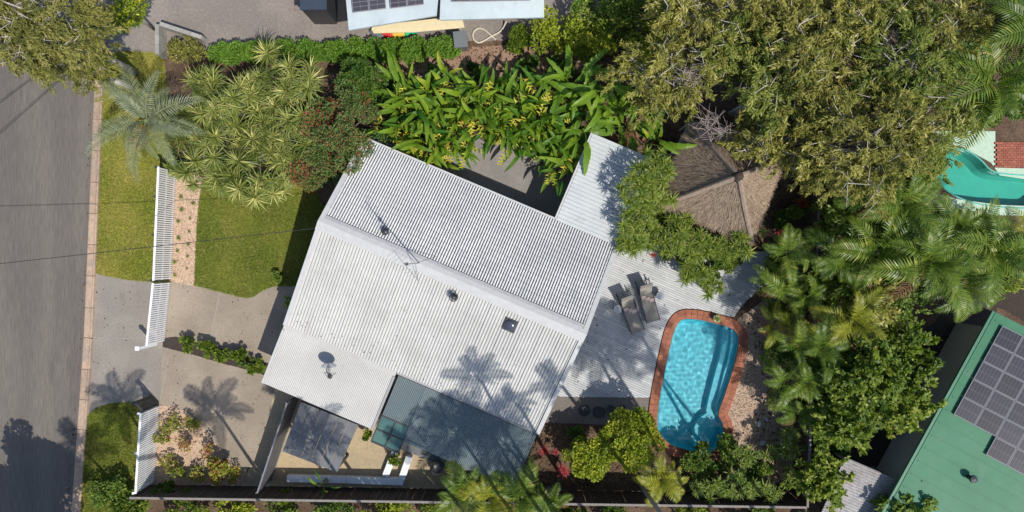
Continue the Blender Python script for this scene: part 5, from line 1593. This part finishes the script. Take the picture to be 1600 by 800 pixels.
tree('broadleaf_shrub', 'dark blue-green shrub above the red-tinged bougainvillea', (556,132), 2.0, 1.0, 'shrub', 'shrub', None, .9, .7, 20, .38, 240, .10, .45, 6, r0=.05, tint=.25)
rosettes('spiky_bush', 'grey-green spiky bush at the head of the gravel strip', (283,262), .9, disc(7,20,14,9,8), 'ros', .8, 'bush', None, 9)
# small plants in two rows on the gravel strip
gi = 0
for col_,(pts) in enumerate((((283,308),(284,328),(279,346),(279,372),(277,392),(273,410),(273,430)),((303,297),(302,318),(297,342),(296,362),(294,382),(293,401),(292,420)))):
    for k,(x,y) in enumerate(pts):
        o = rosettes('seedling_tuft', '%s small tuft from the top in the %s row on the gravel strip' % (ORD[k], 'fence-side' if col_==0 else 'lawn-side'), (x,y), .12, [(0,0)], 'drac', .34, 'seedling', 'tufts on the gravel strip', 100+gi, r0=.01); gi += 1
# planter row
for k,(x,y) in enumerate(((294,541),(323,546),(348,552),(373,561),(396,570))):
    shrub('planter_shrub', '%s leafy shrub from the gate in the dark driveway planter' % ORD[k], (x,y), .75, .36, 'shrub_bright', 'shrub', 'driveway planter shrubs', .12, .4, 200+k, 60, 8, .5)
rosettes('spiky_bush', 'small yellow-green plant at the house corner by the driveway', (449,468), .7, [(0,-3),(1,6)], 'ros', .8, 'plant', None, 31)
shrub('small_shrub', 'small dark shrub at the lawn corner in the house shade', (433,434), .6, .22, 'shrub', 'shrub', None, .10, .45, 32, 50, 6)
# gravel bed lower left
shrub('croton', 'sparse yellow-green croton beside the lower white fence', (265,660), 1.0, .55, 'croton', 'shrub', 'crotons on the gravel bed', .11, .38, 41, 22, 9, .4)
shrub('croton', 'reddish sparse croton in the middle of the gravel bed', (290,688), 1.1, .42, 'croton', 'shrub', 'crotons on the gravel bed', .10, .38, 42, 18, 8, .8)
shrub('croton', 'bushy bright yellow croton at the lower end of the gravel bed', (340,732), 1.1, .50, 'croton', 'shrub', 'crotons on the gravel bed', .12, .42, 43, 60, 10, .62)
shrub('croton', 'low croton in the shade of the bottom fence', (277,738), .9, .32, 'croton', 'shrub', 'crotons on the gravel bed', .11, .4, 44, 24, 6, .35)
shrub('croton', 'dark red croton casting a shadow onto the driveway', (322,700), 1.3, .34, 'croton', 'shrub', 'crotons on the gravel bed', .10, .4, 45, 18, 7, .9)
for k,(x,y,h,r,tn,lb) in enumerate(((256,690,.8,.4,.45,'dry yellowish bush against the lower white fence'),(300,660,.7,.35,.5,'thin yellowish bush at the driveway edge of the gravel bed'),(262,722,.9,.42,.5,'thin green bush low beside the lower white fence'),(308,742,.8,.38,.4,'dry bush between the two lowest crotons'),(365,742,.7,.32,.5,'thin yellow bush at the lower right end of the gravel bed'))):
    shrub('dry_bush', lb, (x,y), h, r, 'croton', 'bush', 'dry bushes on the gravel bed', .10, .36, 470+k, 22, 9, tn)
shrub('corner_shrub', 'dark green shrub in the bottom left garden corner', (256,765), 1.4, .45, 'shrub_bright', 'shrub', None, .12, .4, 46, 60, 8, .3)

# ------------------------------------------------------------------ heliconia thicket behind the house
HEL = [(622,200),(650,168),(660,208),(698,182),(640,140),(690,146),(716,206),(735,166),(750,190),(765,146),(788,182),(806,204),(822,158),(838,188),(862,172),(872,222),(670,236),(884,248)]
HEL.sort()
for k,(x,y) in enumerate(HEL):
    low = y > 199
    paddles('heliconia', '%s clump from the left of the yellow-green heliconia thicket' % ORD[k], (x,y), 2.6 if not low else 2.3, 32, ['heli'], 1.0, 'heliconia', 'heliconia thicket', 300+k, .85, (-math.pi/2, .55 if low else .15), 12 if low else 4)
BAN = [(912,172,2.6,'banana plant between the heliconias and the tall banana',14),(965,175,2.5,'banana plant right of the tall banana plant',14),(905,205,2.6,'banana plant hanging over the patio roof corner',16),(940,150,3.4,'tall banana plant with long upright leaves right of the heliconias',15),(985,195,2.6,'banana plant left of the thatched hut',14),(1020,215,2.3,'low banana plant beside the pale lean-to',12),(890,130,3.0,'banana plant behind the right end of the heliconias',14),(1000,150,2.8,'banana plant under the wispy tree above the hut',13)]
for k,(x,y,h,lb,n_) in enumerate(BAN):
    paddles('banana_plant', lb, (x,y), h, n_, ['banana','banana','heli'], .95, 'banana plant', 'banana plants', 330+k, .3)
for k,(x,y,lb) in enumerate(((1000,222,'brown dead banana leaves beside the patio roof'),(945,205,'dark red dead leaves between two banana plants'),(705,205,'brown dead leaf clump in the heliconia thicket'))):
    paddles('dead_leaf_clump', lb, (x,y), 1.9, 6, ['dead'], .8, 'dead leaves', 'dead leaf clumps', 350+k, .2)
for k,(x,y,r) in enumerate(((620,110,.6),(680,100,.5),(745,96,.55),(830,92,.6),(880,90,.6))):
    shrub('understorey_bush', '%s low dark bush from the left along the top boundary path' % ORD[k], (x,y+14), 1.0, r*.8, 'shrub', 'bush', 'bushes along the top boundary', .12, .42, 360+k, 90, 9, .25)

# ------------------------------------------------------------------ wispy trees at the upper right
MEL = [((1045,112),5.2,2.0,1.35,'wispy khaki tree left of the thatched hut top'),
       ((1218,130),5.8,1.9,1.4,'large wispy khaki tree above the thatched hut'),
       ((1178,218),5.0,1.0,.7,'wispy khaki branch mass hanging over the thatch'),
       ((1245,225),5.2,1.1,1.5,'wispy khaki tree right of the thatch'),
       ((1130,70),5.4,1.6,.8,'wispy khaki tree at the top of the back boundary'),
       ((1262,90),6.2,1.5,1.6,'wispy khaki tree in the top right garden corner'),
       ((1345,215),6.4,2.2,2.4,'tall wispy khaki tree outside the right fence'),
       ((1400,95),6.2,2.2,1.9,'wispy khaki tree between the top edge and the neighbour palm'),
       ((1330,20),6.0,1.8,1.3,'wispy khaki tree cut by the top edge, right of the bare branches'),
       ((1210,15),5.8,1.9,1.0,'wispy khaki tree cut by the top edge above the hut'),
       ((1440,205),5.6,1.3,1.3,'wispy khaki tree beside the teal pool'),
       ((1470,35),6.0,1.6,1.2,'wispy khaki tree at the top left of the big palm'),
       ((1090,15),5.0,1.5,.8,'wispy olive tree cut by the top edge, middle'),
       ((1560,20),5.5,1.4,1.0,'wispy khaki tree in the top right corner of the view')]
for k,(c,h,rx,ry,lb) in enumerate(MEL):
    wispy(lb, c, h, rx*1.05, ry*1.05, 'mela_green' if k%3==1 else 'mela', 400+k, .85 if k < 6 else 1.0)
# bare pale branches
def bare(label, px, h, r, seed):
    p = W(px[0],px[1],h); t = thing('bare_branches', label, 'dead branches', (p.x,p.y,0)); g = random.Random(seed)
    mb = MB(); mb.tube([(0,0,0),(0.05,.05,h*.5),(0,0,h*.85)],[.09,.07,.05],7); mb.build('trunk', M['dry_twig'], t)
    for i in range(16):
        mb = MB(); a = g.uniform(0,6.28); q = Vector((0,0,h*.8)); e = Vector((math.cos(a)*r*g.uniform(.4,1),math.sin(a)*r*g.uniform(.4,1),h*g.uniform(.9,1.12)))
        mid = q.lerp(e,.5)+Vector((0,0,.15)); mb.tube([q,mid,e],[.03,.02,.006],5,False)
        for _ in range(7):
            s = mid.lerp(e,g.random()); mb.tube([s,s+Vector((g.gauss(0,.3),g.gauss(0,.3),g.uniform(0,.3)))],[.011,.004],4,False)
        mb.build('branch', M['dry_twig'], t)
bare('bare greyish pink branches outside the top right garden corner', (1308,55), 6.0, 1.3, 1)
bare('bare pale twigs over the thatched roof', (1118,196), 5.6, .7, 2)
bare('bare pale twigs in the wispy tree left of the hut', (1078,128), 5.9, .6, 3)

# ------------------------------------------------------------------ dracaenas round the hut
DR = [((1020,262),4.3,30,26,11,'leafy dracaena at the right edge of the patio roof top'),
      ((995,300),4.3,26,24,10,'leafy dracaena shading the patio roof, second from the top'),
      ((1000,345),4.0,28,24,10,'leafy dracaena left of the hut corner, third from the top'),
      ((985,378),3.2,22,18,9,'yellowish dracaena at the house corner of the deck'),
      ((1040,375),2.6,32,20,10,'dracaena between the deck and the hut front'),
      ((1085,382),2.3,28,20,9,'dracaena below the middle of the hut front'),
      ((1125,392),2.2,26,20,8,'dracaena below the right corner of the hut front'),
      ((1088,425),1.9,22,18,7,'dracaena overhanging the deck edge above the pool'),
      ((1110,448),1.6,16,16,5,'low dracaena on the deck edge by the pool end'),
      ((1160,380),2.4,18,18,5,'dracaena beside the pale deck corner'),
      ((1060,350),2.3,20,14,5,'dracaena tucked under the hut eave'),
      ((1030,312),3.0,20,24,7,'dracaena against the left eave of the hut')]
for k,(c,h,rx,ry,n_,lb) in enumerate(DR):
    rosettes('dracaena', lb, c, h, disc(int(n_*1.6),rx,ry,500+k,7), 'drac', 1.0, 'dracaena', 'dracaenas round the hut', 500+k, r0=.03, tilt=.6, spread_h=.25)
    p = W(c[0],c[1],h*.8)
    # inner leafy growth
for k,(x,y,h,r,lb) in enumerate(((1075,405,1.6,.6,'dense green bush at the deck edge below the hut'),(1115,420,1.4,.5,'small dense bush at the right deck edge'),(1025,350,2.2,.7,'dense green bush against the left corner of the hut'),(1008,285,3.3,.85,'dense green bush between the dracaenas beside the patio roof'),(1000,360,2.6,.8,'dense yellow-green bush at the upper deck corner'),(1060,385,1.8,.75,'dense green bush below the hut front'),(1140,405,1.6,.6,'dense green bush beside the pale deck corner'))):
    shrub('dense_bush', lb, (x,y), h, r, 'shrub_bright', 'bush', 'bushes among the dracaenas', .10, .35, 530+k, 150, 14, .35)
for k,(x,y,lb) in enumerate(((1048,362,'red bromeliad at the foot of the hut front'),(1020,398,'small red bromeliad at the upper deck edge'),(1253,318,'red-tipped bromeliad against the right fence by the hut'),(878,731,'large red bromeliad below the house corner'),(850,704,'small reddish bromeliad at the pergola corner'),(868,706,'small pink bromeliad beside the large red one'),(1218,362,'dark red bromeliad at the right corner of the hut'))):
    rosettes('bromeliad', lb, (x,y), .7, [(0,0),(3,6)] if k in (0,3) else [(0,0)], 'red', 1.35 if k in (0,2,3) else .85, 'bromeliad', 'red bromeliads', 550+k, r0=.02)
rosettes('agave', 'pale green agave at the bottom corner of the thatch', (1190,362), 1.8, [(0,0)], 'ros', 1.3, 'agave', None, 560)
link('leaf_rosette', ROS['ros'][1], POT, (0,0,.24), (0,0,.4), .75)

# ------------------------------------------------------------------ palms and shrubs right of the pool
RP = [((1236,395),2.6,.55,8,'slender green palm by the right fence below the hut'),
      ((1212,436),2.0,.48,7,'green palm beside the pale deck corner'),
      ((1248,462),3.0,.60,8,'green palm by the right fence level with the loungers'),
      ((1222,500),2.4,.48,7,'green palm leaning towards the top end of the pool'),
      ((1258,535),3.2,.62,8,'green palm by the right fence level with the pool top'),
      ((1246,592),3.0,.55,8,'green palm by the right fence level with the pool middle'),
      ((1262,650),2.8,.52,8,'green palm by the right fence level with the pool step')]
for k,(c,h,sc,n_,lb) in enumerate(RP):
    palm('cane_palm', lb, c, h, 'palm' if k != 3 else 'gold', n_+4, sc*1.12, 'cane palms by the right fence', 600+k, stems=2)
RR = [((1222,625),1.6,20,24,9,'leafy rosette shrub at the right fence beside the gravel'),
      ((1235,690),1.5,20,26,9,'leafy rosette shrub below the round pool step'),
      ((1205,705),.9,14,12,4,'low rosette plant on the edge of the gravel bed'),
      ((1245,575),1.6,14,24,7,'leafy rosette shrub squeezed against the right fence'),
      ((1240,745),1.3,16,14,5,'rosette shrub in the bottom right corner'),
      ((1195,770),1.5,24,14,7,'pale tipped rosette shrub along the bottom fence, rightmost'),
      ((1150,755),1.6,28,20,9,'pale tipped rosette shrub along the bottom fence below the pool'),
      ((1105,765),1.5,24,16,7,'rosette shrub along the bottom fence under the pool end'),
      ((1165,715),1.2,22,18,7,'bright rosette shrub on the lower gravel edge'),
      ((1205,560),1.2,14,22,6,'rosette shrub leaning over the gravel right of the pool middle'),
      ((1200,455),1.3,16,14,5,'rosette shrub below the pale deck corner'),
      ((1245,430),1.4,12,26,5,'rosette shrub squeezed between two palms at the right fence')]
for k,(c,h,rx,ry,n_,lb) in enumerate(RR):
    rosettes('rosette_shrub', lb, c, h, disc(int(n_*1.5),rx,ry,620+k,6), 'ros', .9, 'shrub', 'rosette shrubs near the pool', 620+k, r0=.02, tilt=.5)
for k,(x,y,h,r,lb) in enumerate(((1130,712,1.2,.75,'dense dark shrub at the lower end of the pool'),(1090,735,1.3,.75,'dense green shrub below the pool tip'),(1180,735,1.0,.6,'dense shrub between the pale tipped rosettes'),(1235,480,1.6,.7,'dense green shrub under the palms at the right fence'),(1225,550,1.6,.75,'dense green shrub right of the gravel, upper'),(1240,620,1.5,.65,'dense green shrub right of the gravel, lower'),(1215,420,1.4,.6,'dense green shrub near the pale deck corner and fence'),(1240,345,1.4,.55,'dense dark shrub between the hut and the right fence'))):
    shrub('dense_shrub', lb, (x,y), h, r, 'shrub', 'shrub', 'dense shrubs near the pool', .10, .38, 640+k, 150, 13, .4)
shrub('overhanging_branch', 'leafy branch tip overhanging the lower end of the pool', (1094,697), .8, .28, 'shrub_bright', 'shrub', None, .12, .4, 655, 24, 5, .5)
tree('golden_shrub', 'bright yellow-green shrub between the stone path and the pool', (985,688), 2.0, 1.35, 'shrub_gold', 'shrub', 'golden shrubs', 1.05, .8, 36, .38, 300, .10, .42, 661, r0=.05, tint=.45)
tree('golden_shrub', 'smaller yellow-green shrub right of the red bromeliad', (922,712), 1.6, .95, 'shrub_gold', 'shrub', 'golden shrubs', .85, .65, 26, .32, 260, .10, .42, 662, r0=.05, tint=.45)
palm('golden_palm', 'yellow golden palm below the bright shrub at the bottom fence', (1028,742), 2.2, 'gold', 15, .62, None, 663)
shrub('dark_shrub', 'dark green shrub below the stone path left of the golden shrubs', (900,682), 1.1, .45, 'shrub', 'shrub', None, .10, .4, 664, 80, 9, .35)
for k,(x,y,lb) in enumerate(((1186,662,'pale rock on the upper gravel'),(1192,692,'flat pale rock lower on the gravel'),(1198,655,'small pale rock beside the upper one'))):
    p = W(x,y); m = MB(); m.lathe([(.02,-.02),(.14,.0),(.17,.06),(.12,.12),(.04,.15)],9,(0,0,0),Matrix.Diagonal((1.1,.8,.8,1))); o = m.build('rock', M['rock'], None, True)
    o.location = (p.x,p.y,.02); o.rotation_euler = (0,0,R.uniform(0,6)); o.scale = (1-.3*(k==2),)*3; tag(o, lb+' of the pool bed', 'rock', 'rocks by the pool')

# ------------------------------------------------------------------ bottom edge
BE = [((722,762),1.8,.75,11,'palm','broad green palm at the bottom fence left of the others'),
      ((765,775),2.0,.8,11,'gold','yellow-green palm at the bottom fence below the pergola'),
      ((815,770),2.2,.8,12,'palm','dark green palm at the bottom fence near the house corner'),
      ((860,785),1.8,.7,10,'palm','low green palm at the bottom fence right of the pergola')]
for k,(c,h,sc,n_,fr,lb) in enumerate(BE):
    palm('fence_palm', lb, c, h, fr, n_, sc, 'low palms at the bottom fence', 700+k)
for k,(x,y,r,mt) in enumerate(((165,770,.9,'shrub'),(205,785,.7,'shrub_bright'),(290,800,.8,'shrub_bright'),(360,802,.8,'shrub_gold'),(440,803,.8,'shrub_bright'),(520,802,.8,'shrub'),(600,803,.9,'shrub_gold'),(680,805,.8,'shrub_bright'),(770,808,.8,'shrub'),(880,810,.8,'shrub_bright'),(950,806,.7,'shrub'),(1080,812,.9,'shrub_bright'),(1180,812,.9,'shrub'))):
    shrub('hedge_bush', '%s bush from the left along the outside of the bottom fence' % ORD[k], (x,y), 1.3, r, mt, 'bush', 'bushes outside the bottom fence', .12, .38, 720+k, 120, 11, .45)
paddles('strelitzia', 'upright yellow-green strelitzia leaves at the bottom fence by the white wall', (502,760), 1.6, 5, ['heli'], .7, 'plant', None, 741, .12)
shrub('potted_shrub', 'small shrub under the annex corner by the green panes', (570,678), 1.2, .25, 'shrub_bright', 'shrub', None, .10, .4, 742, 40, 6, .4)
shrub('wall_creeper', 'leafy creeper over the short white garden wall', (617,715), 1.2, .30, 'shrub_bright', 'shrub', None, .10, .4, 743, 50, 7, .6)

# ------------------------------------------------------------------ tall palms whose crowns stand beyond the bottom edge
def tall(label, shadow, zs, h, base=None, seed=0, sc=1.0, n=10):
    """shadow: photo pixel where the crown's shadow falls on a surface zs metres up"""
    s = W(shadow[0],shadow[1],zs); k = (h-zs)/math.tan(SUN_EL)
    c = Vector((s.x+SUN_DIR.x*k, s.y+SUN_DIR.y*k))
    b = W(*base) if base else Vector((c.x,min(c.y, W(0,822).y),0))
    t = thing('tall_palm', label, 'palm tree', (b.x,b.y,0), 0, 'tall palms along the bottom boundary')
    g = random.Random(seed); top = Vector((c.x-b.x,c.y-b.y,h)); kk = 10
    mb = MB(); mb.tube([Vector((top.x*(i/kk)**1.3, top.y*(i/kk)**1.3, h*i/kk)) for i in range(kk+1)], [.105-.004*i for i in range(kk+1)], 9); mb.build('trunk', M['palm_trunk'], t, True)
    mb = MB(); mb.tube([top,top+Vector((0,0,.5)),top+Vector((0,0,.9))],[.085,.08,.03],8); mb.build('crownshaft', M['green_stem'], t, True)
    for i in range(n):
        link('frond', FR['palm'][min(3,int(i/n*4))], t, top+Vector((0,0,.6)), (g.uniform(-.2,.2),g.uniform(-.12,.12),i*2.39996+g.uniform(-.2,.2)), sc*g.uniform(.85,1.1))
tall('palm whose shadow falls on the driveway beside the gravel bed', (348,655), 0, 8.0, None, 1, .9)
tall('palm whose shadow falls on the crossover by the kerb', (205,648), 0, 8.0, None, 2, .9)
tall('palm whose shadow falls on the kerb at lower left', (140,712), 0, 8.5, None, 3, .8)
tall('palm whose shadow falls on the charcoal carport roof', (500,702), 2.2, 8.5, None, 4, 1.0)
tall('palm whose shadow falls on the left of the lower ribbed roof', (755,600), 3.1, 11.5, None, 5, .66, 9)
tall('palm with a pale trunk whose shadow falls on the roof corner', (880,605), 3.0, 11.5, (998,752), 6, .70, 9)
tall('palm whose shadow falls on the middle of the lower ribbed roof', (815,640), 2.9, 11.0, None, 7, .50, 7)
tall('palm whose shadow falls on the left of the deck', (915,520), .1, 12.0, None, 8, 1.05, 14)
tall('palm whose shadow falls on the middle of the deck', (950,560), .1, 12.0, None, 9, 1.15, 14)
tall('palm whose shadow falls on the deck beside the loungers', (1000,520), .1, 12.5, None, 10, 1.0, 13)
tall('palm whose shadow falls on the left pergola sheets', (725,690), 2.5, 9.5, None, 11, 1.05)
tall('palm whose shadow falls on the middle pergola sheets', (765,672), 2.5, 9.5, None, 12, 1.0)
tall('palm whose shadow falls on the right pergola sheets', (800,705), 2.5, 9.5, None, 13, 1.0)
tall('palm whose shadow falls on the green panes', (665,722), 2.4, 9.0, None, 14, .9)
tall('palm whose shadow streaks across the pool', (1040,590), 0, 12.5, None, 15, .65, 7)
# round tree beyond the lower left corner, its shadow on the road
s = W(42,752); k_ = 5.5/math.tan(SUN_EL)
tree('street_tree', 'broadleaf street tree whose round shadow falls on the road', (0,0), 5.5, 2.1, 'shrub', 'tree', None, 2.1, 1.4, 44, .7, 420, .16, .42, 770, r0=.14, bias=.0, world=Vector((s.x+SUN_DIR.x*k_, s.y+SUN_DIR.y*k_, 0)))

# ------------------------------------------------------------------ top left and top edge
wispy('olive street tree with pale limbs overhanging the road', (62,40), 6.5, 2.7, 1.6, 'mela_road', 780, 1.0, 1.2, 'street_tree', 'olive street trees')
wispy('brownish low tree of olive foliage by the kerb at upper left', (125,100), 4.0, .95, .65, 'mela_road', 781, 1.0, .6, 'street_tree', 'olive street trees')
tree('yellow_tree', 'loose yellow-green tree at the top edge by the earth drive', (185,10), 3.0, 1.0, 'shrub_gold', 'tree', None, .8, .6, 18, .4, 180, .13, .25, 782, r0=.07, tint=.3)
shrub('corner_bush', 'grey-green bush inside the low block wall', (292,80), 1.2, .8, 'mela', 'bush', None, .10, .3, 783, 120, 12, .35)
shrub('corner_bush', 'small dark bush at the foot of the silvery palm', (270,215), 1.0, .5, 'boug', 'bush', None, .10, .4, 784, 90, 9, .5)
for k in range(9):
    x = 352+k*41; 
    shrub('hedge_section', '%s section from the left of the clipped bright green hedge' % ORD[k], (x+8, 84-1.0*k), 1.0, .78, 'hedge', 'hedge', 'clipped hedge by the earth drive', .08, .42, 790+k, 230, 20, .5, ry=.36)
rosettes('spiky_bush', 'large spiky grey-green plant in the bright green hedge', (420,80), 1.8, disc(3,10,6,801,6), 'strap', 1.0, 'plant', None, 801)
YS = [((880,52),1.8,1.15,'shrub_gold','golden yellow shrub right of the pale neighbouring roof'),((925,65),1.6,.8,'shrub_gold','smaller golden shrub right of the larger golden one'),((970,35),2.4,1.2,'shrub_bright','green shrub between the golden shrubs and the wispy trees'),((930,15),2.0,.9,'shrub','dark green shrub at the top edge beside the pale roof'),((1015,55),2.2,.9,'shrub_gold','yellow shrub below the top edge left of the wispy trees'),((812,58),1.0,.5,'shrub_bright','small bright bush right of the hose loop'),((1000,10),2.6,1.0,'shrub','dark green tree cut by the top edge in the middle')]
for k,(c,h,r,mt,lb) in enumerate(YS):
    shrub('garden_shrub', lb, c, h, r, mt, 'shrub', 'shrubs beyond the top boundary', .13, .36, 810+k, 170, 14, .5)

# ------------------------------------------------------------------ right of the fence
NP = [((1535,135),5.5,1.15,14,'palm','big arching palm above the neighbour pool'),
      ((1595,60),6.0,1.2,13,'palm','bright palm at the right edge above the brick patio'),
      ((1395,318),4.2,.95,13,'palm','arching green palm left of the teal pool'),
      ((1355,300),3.6,.9,12,'palm','dark palm just outside the right fence by the hut'),
      ((1478,362),4.0,.95,13,'palm','arching palm below the teal pool'),
      ((1530,395),4.0,1.1,13,'palm','palm between the teal pool and the green roof'),
      ((1440,410),4.2,1.15,13,'palm','palm in the middle of the thicket right of the fence'),
      ((1360,395),3.6,1.0,12,'palm','palm outside the right fence level with the loungers'),
      ((1592,368),3.4,.85,11,'gold','palm at the right edge below the teal pool'),
      ((1310,400),3.2,.85,11,'palm','palm close against the outside of the right fence'),
      ((1320,500),3.4,.9,12,'gold','yellow-green palm outside the fence level with the pool'),
      ((1490,440),3.6,.9,11,'palm','palm above the corner of the green roof')]
NU = [((1390,360),1.9,1.3,.9),((1450,345),1.8,1.2,.7),((1520,365),1.8,1.3,.7),((1410,425),2.0,1.2,.8),((1500,405),1.8,1.2,.7),((1330,440),1.8,1.0,.9),((1380,505),2.0,1.2,.8),((1300,690),1.7,.8,1.2),((1375,625),2.0,1.1,1.0),((1350,250),2.2,1.2,1.2),((1430,135),2.4,1.3,1.2),((1500,75),2.4,1.2,1.0),((1560,165),2.0,1.0,.7),((1290,330),1.6,.8,1.3),((1580,400),1.6,1.0,.6),((1300,620),1.6,.7,1.2)]
NU.sort()
for k,(c,h,r,ry) in enumerate(NU):
    shrub('undergrowth_bush', '%s dark undergrowth bush from the left in the thicket right of the fence' % ORD[k], c, h, r, 'shrub' if k%3 else 'shrub_bright', 'bush', 'undergrowth right of the fence', .14, .34, 880+k, 150, 16, .35, ry=ry)
for k,(c,h,sc,n_,fr,lb) in enumerate(NP):
    palm('garden_palm', lb, c, h, fr, n_, sc, 'palms in the neighbouring thicket', 830+k)
NT = [((1355,575),3.8,1.9,1.4,'shrub_bright','broad bright green tree outside the right fence level with the pool'),
      ((1408,560),3.6,.9,1.2,'shrub_bright','bright green tree beside the upper green roof edge'),
      ((1325,655),3.4,1.2,1.1,'shrub_bright','bright green tree above the weathered shed'),
      ((1400,632),3.2,.9,.9,'shrub_bright','bright green tree beside the middle of the green roof edge'),
      ((1284,745),2.8,.6,1.1,'shrub_bright','green tree left of the weathered shed'),
      ((1345,478),3.4,1.0,.8,'mela','greyish pink loose tree above the broad bright tree'),
      ((1400,470),3.2,.9,.7,'shrub','dark green tree right of the greyish pink one'),
      ((1420,270),3.2,1.1,.9,'shrub','dark green tree left of the teal pool'),
      ((1320,345),2.6,.9,.9,'shrub','dark green tree outside the fence beside the hut'),
      ((1470,390),2.8,1.1,.8,'shrub_gold','yellow-green tree in the middle of the palm thicket'),
      ((1560,430),2.6,1.0,.7,'shrub_bright','green tree above the green roof at the right'),
      ((1300,560),2.4,.6,1.2,'shrub','dark green tree hugging the outside of the right fence'),
      ((1300,440),2.4,.7,.9,'shrub_bright','green tree hugging the fence level with the loungers'),
      ((1400,780),2.4,.6,.5,'shrub','dark small tree at the lower corner of the green roof'),
      ((1555,385),2.2,.9,.6,'shrub','dark tree under the palms below the teal pool')]
for k,(c,h,rx,ry,mt,lb) in enumerate(NT):
    loose_tree(lb, c, h, rx, ry, mt, 850+k, 'trees right of the boundary')
